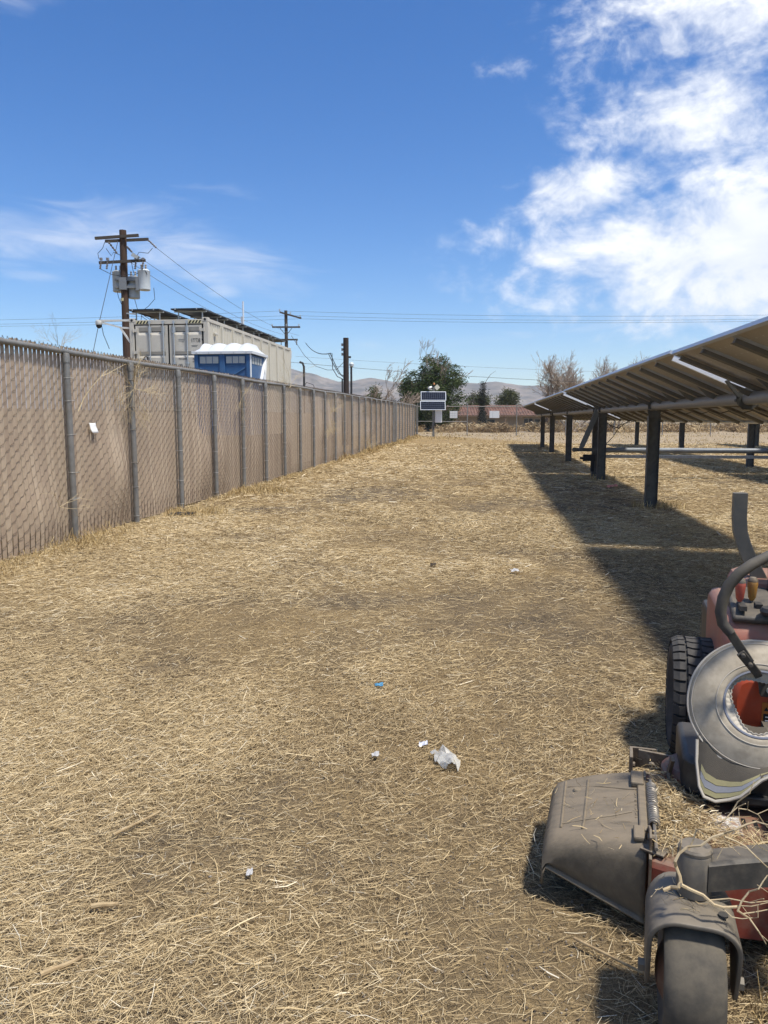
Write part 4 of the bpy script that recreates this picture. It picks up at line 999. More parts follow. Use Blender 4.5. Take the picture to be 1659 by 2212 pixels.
# long spans across the whole picture
for k, (z0, zp, z1, lbl) in enumerate(((10.05, 10.62, 10.35, 'topmost span wire crossing the sky from the far pole'), (9.72, 10.25, 10.08, 'middle span wire crossing the sky from the far pole'), (9.66, 9.98, 9.98, 'lowest of the three span wires crossing the sky from the far pole'))):
    xo = (-0.5, 0.4, 1.2)[k]
    wire('span_wire', sag((-60, 68, z0), (P2[0] + xo, 66, zp), 0.35) + sag((P2[0] + xo, 66, zp), (52, 62, z1), 0.55)[1:], 0.011, lbl)
wire('service_cable', sag((-6.6, 66, 8.0), (-2.85, 42.05, 5.13), 0.35), 0.026, 'thick black service cable running up to the short service pole', CABLE)
wire('telephone_line', sag((-14, 70, 7.25), (30, 70, 4.6), 0.5), 0.016, 'single dark line sloping low across the trees', CABLE)
wire('slack_wire', [(-5.9, 50, 6.9), (-5.0, 49, 5.6), (-4.2, 48, 4.85), (-3.4, 47, 4.55), (-2.8, 46, 4.5), (-2.2, 43, 4.75)], 0.014, 'slack wire drooping from the container end to the service pole', CABLE)
wire('faint_line', sag((-9, 80, 8.0), (34, 80, 6.2), 0.3), 0.011, 'faint upper line passing behind the big green tree')
ant = thing('antenna_mast', 'thin white antenna mast rising behind the container roof', 'antenna', (-5.9, 33.0, 0.15))
m_ = MB(); m_.tube([(0, 0, 0), (0, 0, 4.9)], 0.05, 8); m_.tube([(0, 0, 4.9), (0, 0, 6.35)], 0.032, 8); m_.build('mast', mat('mast_white', (0.7, 0.72, 0.74), 0.5), ant, smooth=True)
m_ = MB(); m_.box((-0.05, 0, 5.55), (0.09, 0.08, 0.35)); m_.box((0.03, 0, 5.0), (0.14, 0.1, 0.25)); m_.build('radio', mat('radio_grey', (0.45, 0.47, 0.5), 0.5), ant)
# flue and tank at the far container end
fl = thing('flue_pipe', 'dark pipe with a curved top beside the far container end', 'pipe', (-3.30, 32.2, 1.7))
m_ = MB(); m_.tube([(0, 0, 0), (0, 0, 2.05), (-0.05, 0, 2.2), (-0.18, 0, 2.25)], 0.045, 8); m_.build('pipe', CABLE, fl, smooth=True)
tk = thing('vent_canister', 'small dark ribbed canister standing behind the fence near the container end', 'canister', (-3.18, 34.0, 0.3))
m_ = MB(); m_.lathe([(0.03, 0), (0.03, 2.0), (0.13, 2.02), (0.14, 2.1), (0.13, 2.15), (0.14, 2.2), (0.13, 2.45), (0.10, 2.55), (0.0, 2.58)], 16); m_.build('body', mat('canister_dark', (0.10, 0.11, 0.12), 0.5, 0.3), tk, smooth=True)
m_ = MB(); m_.tube([(-0.35, 0, 2.0), (-0.40, 0, 2.6), (-0.2, 0, 2.9), (0.1, 0, 2.8), (0.25, 0, 2.3)], 0.014, 6); m_.build('hose', CABLE, tk)

# ================================================================== END FENCE
def ef(x): return 61.2 + 0.05 * (x - 2.6)


efence = thing('wire_fence', 'open chain link fence with thin grey posts across the far end', 'fence', (2.6, 61.2, 0), math.atan2(0.05, 1))
EL = 46
m_ = MB(); m_.tube([(0, 0, -0.2), (0, 0, 2.55)], 0.04, 8); epost = m_.mesh('post', GALV, True)
for k in range(12): link('post', epost, efence, (0.05 + k * 3.95, 0, 0.30))
m_ = MB(); m_.tube([(0, 0, 2.62), (EL, 0, 2.62)], 0.03, 8); m_.build('top_rail', GALV, efence, smooth=True)
m_ = MB(); m_.tube([(0, 0, 1.45), (4.0, 0, 1.42)], 0.026, 8); m_.build('mid_rail', GALV, efence, smooth=True)
m_ = MB()
for k in range(int(EL / 0.16)):
    for sg in (-1, 1):
        x0 = k * 0.16; x1 = x0 + sg * 1.5
        if 0 <= x1 <= EL: m_.tube([(x0, 0.03, 0.35), (x1, 0.03, 2.6)], 0.0022, 3, caps=False)
wo_ = m_.build('wire_mesh', GALV, efence); wo_['kind'] = 'stuff'
SIGNW = mat('sign_white', (0.58, 0.59, 0.59), 0.5, var=0.06, scale=3)
SIGNL = mat('sign_print', (0.42, 0.43, 0.45), 0.6)
for (x, w_, z, h_, lbl, g) in ((5.5, 0.60, 1.98, 0.55, 'small square white sign with printed grid on the end fence', 1), (8.75, 0.78, 1.99, 0.56, 'wider plain white sign on the end fence right of the cypress', 0)):
    sg = thing('fence_sign', lbl, 'sign', (x, ef(x) - 0.06, z))
    m_ = MB(); m_.box((0, 0, 0), (w_, 0.012, h_)); bd = m_.build('board', SIGNW, sg, bevel=0.003)
    if g:
        for k in range(2): m_ = MB(); m_.box((-w_ / 6 + k * w_ / 3, -0.008, 0), (0.018, 0.004, h_ * 0.9)); m_.box((0, -0.0085, -h_ / 6 + k * h_ / 3), (w_ * 0.9, 0.003, 0.018)); m_.build('printed_rule', SIGNL, bd)
    else: m_ = MB(); m_.box((-0.15, -0.008, 0), (0.02, 0.004, h_ * 0.95)); m_.build('printed_rule', SIGNL, bd)

# ------------------------------------------------------------------ solar camera unit on a post
su = thing('solar_camera_post', 'post with two black solar panels, white box and camera at the far fence', 'solar post', (3.80, 59.5, 0.25))
m_ = MB(); m_.box((0, 0, 1.85), (0.16, 0.16, 3.9)); m_.build('post', mat('post_grey', (0.17, 0.17, 0.16), 0.6, 0.2), su)
tl_ = Euler((R(-14), 0, R(3)))
for k, z in enumerate((3.12, 2.40)):
    m_ = MB()
    m_.box((0, 0, 0), (1.93, 0.04, 0.70)); p = m_.build('solar_panel', mat('panel_rim_white', (0.72, 0.74, 0.76), 0.4, 0.2, var=0.03), su, (-0.03 - 0.05 * k, -0.20 - 0.17 * k, z), bevel=0.004); p.rotation_euler = tl_
    m_ = MB(); m_.box((0, -0.024, 0), (1.83, 0.012, 0.60)); c_ = m_.build('cells', mat('cell_black', (0.010, 0.012, 0.020), 0.25, var=0.1), p)
    for q in range(11): m_ = MB(); m_.box((-0.76 + q * 0.152, -0.0325, 0), (0.012, 0.004, 0.60)); m_.build('cell_line', mat('cell_line_grey', (0.10, 0.11, 0.14), 0.4), c_)
    for q in range(3): m_ = MB(); m_.box((0, -0.0325, -0.15 + q * 0.15), (1.83, 0.005, 0.012)); m_.build('cell_line', MATS['cell_line_grey'], c_)
m_ = MB(); m_.box((0.38, -0.02, 1.62), (0.52, 0.25, 1.02)); bx = m_.build('equipment_box', WHT, su, bevel=0.01)
m_ = MB(); m_.box((0.36, -0.151, 1.62), (0.42, 0.012, 0.92)); m_.build('box_door', mat('box_door_white', (0.70, 0.71, 0.70), 0.5), bx, bevel=0.004)
m_ = MB(); m_.tube([(0, 0, 3.8), (0, 0, 4.05)], 0.04, 8); m_.bar((0, 0, 3.70), (-0.35, -0.05, 3.62), 0.04, 0.04); m_.build('head_mount', CABLE, su)
m_ = MB(); m_.tube([(-0.40, -0.30, 3.72), (-0.18, 0.1, 3.80)], 0.085, 12); m_.box((-0.25, -0.05, 3.60), (0.26, 0.1, 0.04)); m_.build('camera_body', WHT, su, smooth=True)
m_ = MB(); m_.box((0.25, -0.05, 3.78), (0.33, 0.04, 0.33), (0, R(48), 0)); m_.build('antenna_panel', mat('antenna_cream', (0.62, 0.60, 0.48), 0.5), su)
m_ = MB(); m_.lathe([(0.07, 0), (0.07, 0.10), (0.05, 0.14)], 12, 'Z', (0.02, 0, 3.98)); m_.build('beacon', mat('beacon_orange', (0.50, 0.20, 0.06), 0.4), su)
m_ = MB(); m_.tube([(0.1, -0.05, 1.15), (0.05, -0.15, 0.9), (0.0, -0.12, 0.6)], 0.025, 6); m_.build('conduit', CABLE, su)

# ================================================================== HOUSE
ho = thing('tile_roof_house', 'low tan house with red clay tile roof behind the weeds', 'house', (5.0, 95.0, 0.0))
STUC = mat('stucco_tan', (0.30, 0.235, 0.165), 0.9, var=0.12, scale=1.5)
m_ = MB(); m_.box((8.0, 4.0, 0.9), (17.5, 8.0, 2.7)); wl = m_.build('wall', STUC, ho)
TILE = mat('clay_tile', (0.215, 0.115, 0.082), 0.85, var=0.45, scale=1.4, c2=(0.14, 0.082, 0.064))
rows = []
npx = 200
for (y_, z_) in ((-0.9, 2.10), (-0.4, 2.27), (0.1, 2.45), (0.6, 2.62), (1.1, 2.80), (1.6, 2.98), (2.2, 3.20)):
    for dz_ in ((0.0, 0.05) if y_ < 2.2 else (0.0,)):
        rows.append([(-0.9 + (20.3 - 0.9) * i / npx, y_ + dz_ * 9.9, z_ + (0.15 if dz_ else 0) + 0.055 * math.sin(2 * math.pi * i / 3.6)) for i in range(npx + 1)])
m_ = MB(); m_.grid(rows); rf = m_.build('roof', TILE, ho)
m_ = MB(); m_.grid([[(-0.9, 2.2, 3.22), (19.4, 2.2, 3.22)], [(-0.9, 8.6, 2.0), (19.4, 8.6, 2.0)]]); m_.build('roof_back', TILE, rf)
m_ = MB(); m_.tube([(-0.9, 2.2, 3.24), (19.4, 2.2, 3.24)], 0.12, 8); m_.build('ridge_tile', TILE, rf)
m_ = MB(); m_.box((9.2, -0.85, 2.02), (20.2, 0.06, 0.16)); m_.build('fascia', mat('fascia_brown', (0.20, 0.135, 0.085), 0.8), ho)
GLS = mat('window_glass', (0.03, 0.035, 0.04), 0.15, var=0.1)
TRIM = mat('window_trim', (0.42, 0.38, 0.32), 0.7)
for (x, w_, z, h_, nm) in ((1.0, 2.6, 1.15, 1.1, 'window'), (7.6, 2.0, 1.2, 0.9, 'window'), (12.7, 1.1, 0.9, 1.7, 'door'), (14.2, 1.5, 1.25, 0.85, 'window')):
    m_ = MB(); m_.box((x, -0.02, z), (w_, 0.08, h_)); f_ = m_.build(nm, TRIM, ho)
    for k in range(2): m_ = MB(); m_.box((x - w_ / 4 + k * w_ / 2, -0.065, z), (w_ / 2 - 0.08, 0.012, h_ - 0.12)); m_.build('pane', GLS, f_)
for x in (3.8, 9.8): m_ = MB(); m_.box((x, -0.75, 0.9), (0.14, 0.14, 2.2)); m_.build('porch_post', MATS['fascia_brown'], ho)

# ================================================================== TREES
BARK = mat('bark', (0.115, 0.090, 0.070), 0.9, var=0.3, scale=3)
BARKP = mat('pale_bark', (0.30, 0.235, 0.18), 0.9, var=0.3, scale=2)
LEAFD = ramp_mat('leaf_dark', [(0.0, (0.014, 0.026, 0.010)), (0.55, (0.072, 0.105, 0.036)), (1.0, (0.160, 0.180, 0.075))], trans=0.2)
LEAFO = ramp_mat('leaf_olive', [(0.0, (0.040, 0.050, 0.022)), (0.6, (0.105, 0.115, 0.052)), (1.0, (0.185, 0.180, 0.095))], trans=0.2)


def limb(mb, tips, p, d, L, r, depth, rn, wind, spread, kids, up):
    pts = [Vector(p)]; d = Vector(d).normalized(); rs = [r]
    for k in range(4):
        d = (d + Vector((rn.uniform(-1, 1), rn.uniform(-1, 1), rn.uniform(-1, 1))) * 0.17 + Vector(wind) * (0.10 if depth > 1 else 0.20) + Vector((0, 0, up))).normalized()
        pts.append(pts[-1] + d * L / 4); rs.append(max(0.013, r * (1 - 0.16 * (k + 1))))
    mb.tube(pts, rs, 5 if depth > 2 else 3, caps=False)
    if depth == 0: tips.append((pts[-1], d)); return
    tips.append((pts[3], d))
    for k in range(kids):
        i = rn.choice((1, 2, 3, 4)); a = Vector((rn.uniform(-1, 1), rn.uniform(-1, 1), rn.uniform(-0.6, 1)))
        limb(mb, tips, pts[i], (d + a * spread).normalized(), L * rn.uniform(0.55, 0.82), rs[i] * 0.62, depth - 1, rn, wind, spread, kids, up)


def leaf_mass(blobs, n, size, seed, wind=(0, 0, 0), long=1.6, spread=1.7):
    """leaves through a set of ellipsoids (centre, radii), in clumps so gaps are left"""
    r = np.random.default_rng(seed); P, D, T = [], [], []
    vol = np.array([b[1][0] * b[1][1] * b[1][2] for b in blobs]); vol = vol / vol.sum()
    for (c_, q), f_ in zip(blobs, vol):
        nc = max(4, int(n * f_ / 34)); k = 0
        dirs = r.standard_normal((nc, 3)); dirs /= np.linalg.norm(dirs, axis=1)[:, None]
        cc = np.array(c_) + dirs * (r.random((nc, 1)) ** 0.42) * np.array(q)
        for j in range(nc):
            m = 34; P.append(cc[j] + r.standard_normal((m, 3)) * size * spread * np.array([1, 1, 0.8])); T.append(np.clip(r.normal(0.42 + 0.16 * r.standard_normal(), 0.17, m), 0, 1))
    P = np.concatenate(P); T = np.concatenate(T); n = len(P)
    ang = r.uniform(0, 6.28, n); pit = r.uniform(-0.9, 0.9, n)
    if wind[0]: ang = np.where(r.random(n) < 0.6, r.normal(0.1, 0.5, n), ang); pit = np.where(r.random(n) < 0.6, r.normal(0.45, 0.35, n), pit)
    L = size * long * (0.6 + 0.8 * r.random(n))
    return strips(P[:, 0], P[:, 1], P[:, 2], ang, pit, r.uniform(0, 3.1, n), L, size * 0.55 * (0.6 + 0.8 * r.random(n)), r.normal(0, 0.12, n), T, 1)


def tree(name, label, loc, stems, depth, kids, spread, wind, seed, bark, blobs=None, nleaf=0, lsize=0.2, leafm=None, up=0.05, group=None, cat='tree', twigm=None):
    t = thing(name, label, cat, loc, 0, group); rn = random.Random(seed); mb = MB(); tips = []
    for (p, d, L, r) in stems: limb(mb, tips, p, d, L, r, depth, rn, wind, spread, kids, up)
    mb.build('trunk', bark, t)
    if blobs:
        v_, f_, tt = leaf_mass(blobs, nleaf, lsize, seed, wind); link('crown', np_mesh('crown', v_, f_, leafm, tt), t)
    return t, tips


g0 = 0.36
# the big wind-combed tree: dense green body with feathery bare tops
blobs = [((0.3, -0.4, 2.9), (2.9, 2.2, 2.0)), ((-0.6, 0, 4.5), (2.4, 1.9, 1.5)), ((1.0, -0.4, 4.9), (2.4, 1.8, 1.5)), ((0.5, -0.3, 6.3), (1.6, 1.4, 1.2)), ((-1.6, -0.3, 3.8), (1.3, 1.0, 1.5)), ((2.9, 0, 4.9), (1.1, 0.8, 0.6)), ((3.0, 0, 5.9), (0.7, 0.6, 0.35)), ((1.4, 0, 7.5), (0.5, 0.5, 0.6)), ((0.0, 0, 7.4), (0.5, 0.5, 0.5)), ((-1.9, 0, 5.6), (0.7, 0.6, 0.6)), ((-2.6, 0, 4.6), (0.6, 0.6, 0.6)), ((3.2, 0, 3.4), (0.8, 0.7, 0.6)), ((-2.0, 0, 3.2), (1.0, 1.2, 1.2)), ((2.1, 0, 6.5), (0.9, 0.8, 0.6)), ((0.0, 0, 1.4), (3.0, 2.0, 1.0))]
tree('windblown_tree', 'large dark green windblown tree with bare feathery tops behind the fence end', (4.6, 80, g0),
     [((0.0, 0, 0), (-0.35, 0, 1), 3.4, 0.22), ((0.2, 0.2, 0), (0.3, 0.1, 1), 3.5, 0.22), ((0.1, -0.2, 0), (0.8, -0.1, 1), 3.2, 0.18), ((-0.2, 0, 0), (-0.95, 0.1, 0.9), 3.0, 0.15), ((0, 0.1, 0), (0.0, 0, 1), 3.6, 0.18)], 5, 3, 0.62, (0.24, 0, 0.08), 12, BARKP, blobs, 27000, 0.15, LEAFD, 0.07)
tree('scraggly_tree', 'thin scraggly tree leaning right with a dark clump beside the service pole', (-1.0, 62, g0),
     [((0, 0, 0), (0.35, 0, 1), 2.3, 0.11), ((0.1, 0, 0), (0.8, 0, 1.0), 2.5, 0.10), ((-0.1, 0, 0), (-0.1, 0, 1), 2.0, 0.09)], 5, 3, 0.65, (0.30, 0, 0.06), 23, BARKP,
     [((0.0, 0, 2.1), (0.9, 0.7, 0.5)), ((0.2, 0, 3.2), (0.55, 0.5, 0.9)), ((-1.9, 0, 2.5), (0.8, 0.5, 0.45))], 1500, 0.12, LEAFD, 0.05)
tree('cypress', 'dark narrow cypress rising over the house roof with a bare curved tip', (11.15, 88, g0),
     [((0, 0, 0), (0, 0, 1), 5.0, 0.15)], 0, 0, 0.2, (0, 0, 0.3), 5, BARK, [((0, 0, 1.5), (0.40, 0.40, 1.7)), ((0, 0, 3.3), (0.34, 0.34, 1.7)), ((0.05, 0, 4.6), (0.16, 0.16, 0.9))], 5200, 0.10, mat('cypress_green', (0.030, 0.034, 0.022), 0.9), 0.3)
m_ = MB(); m_.tube([(0.1, 0, 4.8), (0.4, 0, 5.6), (0.9, 0, 6.3), (1.5, 0, 6.7)], [0.035, 0.03, 0.02, 0.012], 5); m_.build('bare_tip', BARK, bpy.data.objects['cypress'])
for (x, lbl, sd, bl) in ((14.6, 'rounded olive green tree behind the cypress', 31, [((-0.6, 0, 3.0), (1.2, 1.2, 1.4)), ((0.7, 0, 4.0), (1.1, 1.1, 1.4)), ((-0.9, 0, 4.6), (0.8, 0.8, 0.7)), ((1.0, 0, 2.2), (0.9, 0.9, 0.8))]), (19.1, 'round topped olive tree right of the cypress', 32, [((0, 0, 4.4), (1.7, 1.5, 1.2)), ((-1.0, 0, 3.6), (0.8, 0.9, 0.8)), ((0.9, 0, 3.0), (1.0, 0.9, 1.0)), ((0.0, 0, 5.4), (1.0, 0.9, 0.5))])):
    tree('olive_tree', lbl, (x, 120, g0), [((0, 0, 0), (-0.15, 0, 1), 2.8, 0.2), ((0, 0, 0), (0.3, 0, 1), 2.6, 0.16)], 3, 3, 0.55, (0, 0, 0.05), sd, BARK, bl, 3600, 0.20, LEAFO, 0.06, 'round trees behind the house')
tree('bare_tree', 'tall leafless tree standing behind the solar panels', (18.4, 76, g0),
     [((0, 0, 0), (0.02, 0, 1), 3.0, 0.20), ((0.3, 0, 0), (0.55, 0, 1), 3.4, 0.19), ((-0.2, 0, 0), (-0.9, 0, 1), 3.2, 0.15), ((0.5, 0.2, 0), (1.1, 0, 1), 3.0, 0.14), ((-.1, 0.2, 0), (-0.4, 0, 1), 3.1, 0.14)], 5, 4, 0.58, (0.12, 0, 0.035), 44, mat('grey_bark', (0.36, 0.295, 0.235), 0.9, var=0.3, scale=2), up=0.02, group='bare trees behind the solar panels')
tree('bare_tree', 'shorter leafless tree right of the tall bare one', (23.2, 78, g0), [((0, 0, 0), (0.1, 0, 1), 3.0, 0.15), ((0.2, 0, 0), (0.6, 0, 1), 2.8, 0.12), ((-0.2, 0, 0), (-0.5, 0, 1), 2.6, 0.11)], 5, 4, 0.58, (0.12, 0, 0.02), 45, BARKP, up=0.02, group='bare trees behind the solar panels')
dp = thing('dark_post', 'short dark post standing up behind the solar row near the bare tree', 'post', (18.97, 90, g0)); m_ = MB(); m_.tube([(0, 0, 0), (0, 0, 4.7)], 0.13, 8); m_.build('shaft', WOOD, dp, smooth=True)
# pale uprooted weed under the second row
rn = random.Random(8); mb = MB()
for k in range(7): tangle(mb, (0, 0, 0.02), (rn.uniform(-1, 1), rn.uniform(-0.5, 0.5), rn.uniform(-0.1, 0.5)), 0.55, 0.012, 2, rn, 0.5)
tag(mb.build('dry_weed', TWIG, None, (10.55, 26.6, 0.35)), 'pale uprooted weed skeleton under the drive pipe', 'weed')
# white heap of brush in front of the house corner
hb = np.random.default_rng(5); n = 1600; a = hb.uniform(0, 6.28, n); q = np.sqrt(hb.random(n)); zz = 1.5 * (1 - q) * hb.random(n)
heap = strips(22 + 2.6 * q * np.cos(a), 86 + q * np.sin(a), g0 + zz, hb.uniform(0, 6.28, n), hb.uniform(0, 1, n), hb.uniform(0, 3, n), np.full(n, 0.7), np.full(n, 0.03), hb.normal(0, 0.2, n), np.clip(hb.normal(0.8, 0.15, n), 0, 1), 2)
stuff('brush_heap', [heap], ramp_mat('grey_brush', [(0, (0.25, 0.22, 0.18)), (1, (0.55, 0.52, 0.46))]), 'pale heap of cut brush at the right house corner', 'brush heap')

# ================================================================== LITTER
def crumple(name, x, y, sx, sy, h, seed, m, label, cat, n=7, cut=0.0):
    rn = random.Random(seed); rows = []
    for j in range(n):
        row = []
        for i in range(n):
            u, v = i / (n - 1) - 0.5, j / (n - 1) - 0.5
            k = 1.0 - cut * abs(v) * 1.4 * (1 if u > 0 else 0.4)
            row.append((u * sx * k + rn.uniform(-.05, .05) * sx, v * sy + rn.uniform(-.05, .05) * sy, h * (0.35 + 0.5 * rn.random()) + h * 0.3 * (u + v)))
        rows.append(row)
    mb = MB(); mb.grid(rows); o = mb.build(name, m, None, (x, y, g1(x, y) + 0.018), smooth=False, solid=0.0012); return tag(o, label, cat)


plast = mat('clear_plastic', (0.60, 0.585, 0.53), 0.22, var=0.05, spec=0.7)
pn = plast.node_tree.nodes['Principled BSDF']; pn.inputs['Alpha'].default_value = 0.55
rnp = random.Random(6); rows = []
for j in range(9):
    v_ = j / 8.0; half = 0.012 + 0.045 * math.sin(math.pi * (0.15 + 0.75 * v_)); row = []
    for i in range(7): u_ = i / 3.0 - 1; row.append((u_ * half + 0.03 * (v_ - 0.4), 0.085 - 0.17 * v_ + 0.01 * rnp.uniform(-1, 1), 0.012 + 0.035 * (1 - abs(u_)) + 0.012 * rnp.uniform(-1, 1)))
    rows.append(row)
m_ = MB(); m_.grid(rows); m_.grid([[(-0.075, 0.05, 0.03), (-0.05, 0.06, 0.04)], [(-0.065, 0.025, 0.03), (-0.045, 0.03, 0.045)]])
tag(m_.build('plastic_scrap', plast, None, (0.29, 3.40, 0.02), smooth=False, solid=0.0015), 'torn piece of clear plastic lying on the straw', 'litter')
PAPER = mat('grubby_paper', (0.42, 0.41, 0.40), 0.7, var=0.1)
crumple('paper_scrap', -0.04, 3.44, 0.035, 0.03, 0.02, 2, PAPER, 'tiny white paper scrap left of the plastic piece', 'litter', 5)
crumple('paper_scrap', 0.19, 3.56, 0.04, 0.03, 0.02, 3, mat('foil', (0.55, 0.56, 0.62), 0.3, 0.3), 'tiny crumpled foil scrap just above the plastic piece', 'litter', 5)
crumple('paper_scrap', 1.33, 7.7, 0.08, 0.07, 0.04, 4, PAPER, 'white paper scrap lying near the edge of the panel shadow', 'litter', 5)
crumple('blue_wrapper', -0.03, 4.37, 0.05, 0.04, 0.02, 5, mat('blue_wrap', (0.05, 0.22, 0.38), 0.4), 'small blue wrapper scrap in the middle of the straw', 'litter', 5)
crumple('paper_scrap', -0.47, 2.52, 0.022, 0.03, 0.016, 6, PAPER, 'little white scrap in the left foreground straw', 'litter', 5)
crumple('black_strip', -3.22, 12.2, 0.42, 0.12, 0.06, 7, RUBBER, 'curled black rubber strip lying near the third fence post', 'litter', 6)
crumple('red_scrap', 5.05, 17.0, 0.22, 0.18, 0.08, 8, mat('faded_red', (0.50, 0.20, 0.16), 0.7), 'faded red scrap on the sunny grass behind the nearest solar post', 'litter', 5)
crumple('dark_clod', 0.52, 8.0, 0.06, 0.06, 0.05, 9, mat('clod', (0.06, 0.045, 0.03), 0.95), 'small dark clod standing out of the straw', 'clod', 5)
# thick stalks in the foreground
STK = mat('stalk', (0.42, 0.315, 0.175), 0.8, var=0.25, scale=25, c2=(0.30, 0.21, 0.11))
for k, (x, y, L, a, r, lbl) in enumerate(((-0.96, 2.83, 0.22, 0.95, 0.006, 'long slanting brown stalk in the left foreground'), (-0.91, 2.34, 0.085, 0.15, 0.009, 'short thick orange tan stalk piece in the left foreground'), (-0.93, 2.05, 0.12, 0.7, 0.008, 'split tan stalk below the short orange one'), (-1.26, 2.13, 0.16, -0.7, 0.009, 'brown stalk leaning out of the left picture edge'), (0.66, 2.10, 0.22, -0.75, 0.005, 'forked grey twig lying left of the front wheel'))):
    m_ = MB(); rn = random.Random(k); d = Vector((math.cos(a), math.sin(a), 0)); pts = [Vector((0, 0, 0)) + d * (L * (q / 4 - 0.5)) + Vector((0, 0, 0.004 * rn.random())) for q in range(5)]
    m_.tube(pts, [r, r * 0.95, r * 0.9, r * 0.8, r * 0.7], 7); tag(m_.build('stalk', STK, None, (x, y, g1(x, y) + 0.030), smooth=True), lbl, 'stalk', 'thick stalks lying on the straw')

# ================================================================== MOWER (front towards the camera, discharge chute on the picture's left)
TH = R(-16.9)
MO = Vector((0.80, 1.86, 0.0)); MO.z = g1(0.8, 1.86)
mw = thing('riding_mower', 'dusty red zero turn riding mower with black chute at the right edge', 'mower', MO, TH)
DUSTM = (0.30, 0.255, 0.19)
RED = mat('mower_red', (0.26, 0.050, 0.030), 0.55, var=0.15, scale=9, dust=(0.20, 0.155, 0.105), dust_amt=0.85, bump=0.04)
RED2 = mat('mower_orange', (0.52, 0.075, 0.028), 0.42, var=0.10, scale=6, dust=DUSTM, dust_amt=0.22)
FADE = mat('fender_faded_red', (0.36, 0.125, 0.085), 0.6, var=0.10, scale=5, dust=(0.30, 0.225, 0.165), dust_amt=0.7)
BLK = mat('mower_black_paint', (0.046, 0.044, 0.040), 0.6, var=0.15, scale=8, dust=(0.165, 0.140, 0.105), dust_amt=0.75)
BLKC = mat('clean_black', (0.020, 0.021, 0.023), 0.5, var=0.15, scale=8, dust=(0.16, 0.145, 0.12), dust_amt=0.35)
CHUTE = mat('chute_plastic', (0.115, 0.097, 0.070), 0.65, var=0.10, scale=5, dust=(0.215, 0.172, 0.116), dust_amt=1.0, bump=0.10, bscale=90, stretch=(1, 3, 1))
TYRE = mat('tyre_rubber', (0.030, 0.030, 0.030), 0.85, var=0.2, scale=7, dust=(0.105, 0.095, 0.080), dust_amt=0.55, bump=0.08, bscale=70)
TYRES = mat('caster_rubber', (0.062, 0.056, 0.046), 0.85, var=0.12, scale=9, dust=(0.140, 0.118, 0.084), dust_amt=0.8, bump=0.05, bscale=90)
FORK = mat('fork_grey_paint', (0.118, 0.106, 0.088), 0.55, var=0.14, scale=9, dust=(0.215, 0.180, 0.130), dust_amt=0.8, bump=0.03)
RUST = mat('bracket_brown', (0.10, 0.072, 0.050), 0.7, 0.2, var=0.25, scale=14, dust=DUSTM, dust_amt=0.7)
SPRING = mat('spring_steel', (0.26, 0.24, 0.21), 0.5, 0.5, var=0.2, scale=20, dust=DUSTM, dust_amt=0.4)


def caster(xo):
    wy = -0.02
    m_ = MB(); prof = [(0.075, -0.058), (0.125, -0.072), (0.148, -0.0715), (0.159, -0.062), (0.1645, -0.040), (0.166, 0.0), (0.1645, 0.040), (0.159, 0.062), (0.148, 0.0715), (0.125, 0.072), (0.075, 0.058)]
    m_.lathe([(r_ * 1.0, h_) for r_, h_ in prof], 48, 'X', (xo, wy, 0.166)); wh = m_.build('front_wheel', TYRES, mw, smooth=True)
    m_ = MB(); m_.lathe([(0.02, -0.085), (0.045, -0.080), (0.078, -0.062), (0.078, 0.062), (0.045, 0.080), (0.02, 0.085)], 24, 'X', (xo, wy, 0.166)); m_.build('hub', mat('hub_brown', (0.13, 0.060, 0.038), 0.7, var=0.2, scale=12, dust=(0.16, 0.125, 0.085), dust_amt=0.8), wh, smooth=True)
    # forged fork: a wide strap bent over the wheel, each leg narrowing down to the axle
    N = 25; rows_o = []; top, hw, cr = 0.352, 0.106, 0.070
    path = []
    for k in range(9): path.append((-hw, 0.135 + (top - cr - 0.135) * k / 8))
    for k in range(1, 8): a = math.pi - k * math.pi / 16; path.append((-hw + cr + cr * math.cos(a), top - cr + cr * math.sin(a)))
    for k in range(5): path.append((-hw + cr + (2 * hw - 2 * cr) * k / 4, top))
    for k in range(1, 8): a = math.pi / 2 - k * math.pi / 16; path.append((hw - cr + cr * math.cos(a), top - cr + cr * math.sin(a)))
    for k in range(9): path.append((hw, top - cr - (top - cr - 0.135) * k / 8))
    rows = []
    for (x_, z_) in path:
        t_ = min(1, max(0, (z_ - 0.135) / (top - 0.135)))
        f0 = -0.02 - 0.028 - 0.060 * t_ ** 0.8; f1 = -0.02 + 0.028 + 0.115 * t_ ** 1.3
        rows.append([(xo + x_, f0 + (f1 - f0) * j / 4, z_) for j in range(5)])
    m_ = MB(); m_.grid(rows); fk = m_.build('caster_fork', FORK, mw, smooth=True, solid=0.012)
    q = fk.modifiers.new('edge', 'BEVEL'); q.width = 0.003; q.segments = 2
    for sg in (-1, 1): m_ = MB(); m_.tube([(xo + sg * 0.106, wy, 0.166), (xo + sg * 0.128, wy, 0.166)], 0.017, 6); m_.build('axle_bolt', FORK, fk)
    m_ = MB(); m_.tube([(xo + 0.068, -0.045, 0.357), (xo + 0.068, -0.045, 0.3615)], 0.012, 12); m_.build('fork_hole', BLKC, fk)
    m_ = MB(); m_.lathe([(0.044, 0.362), (0.044, 0.472), (0.041, 0.476)], 28, 'Z', (xo + 0.004, 0.035, 0)); st = m_.build('caster_stem', FORK, mw, smooth=True)
    m_ = MB(); m_.lathe([(0.043, 0.477), (0.043, 0.484), (0.038, 0.490), (0.0, 0.492)], 28, 'Z', (xo + 0.004, 0.035, 0)); m_.build('dust_cap', FORK, st, smooth=True)


caster(0.0); caster(0.92)
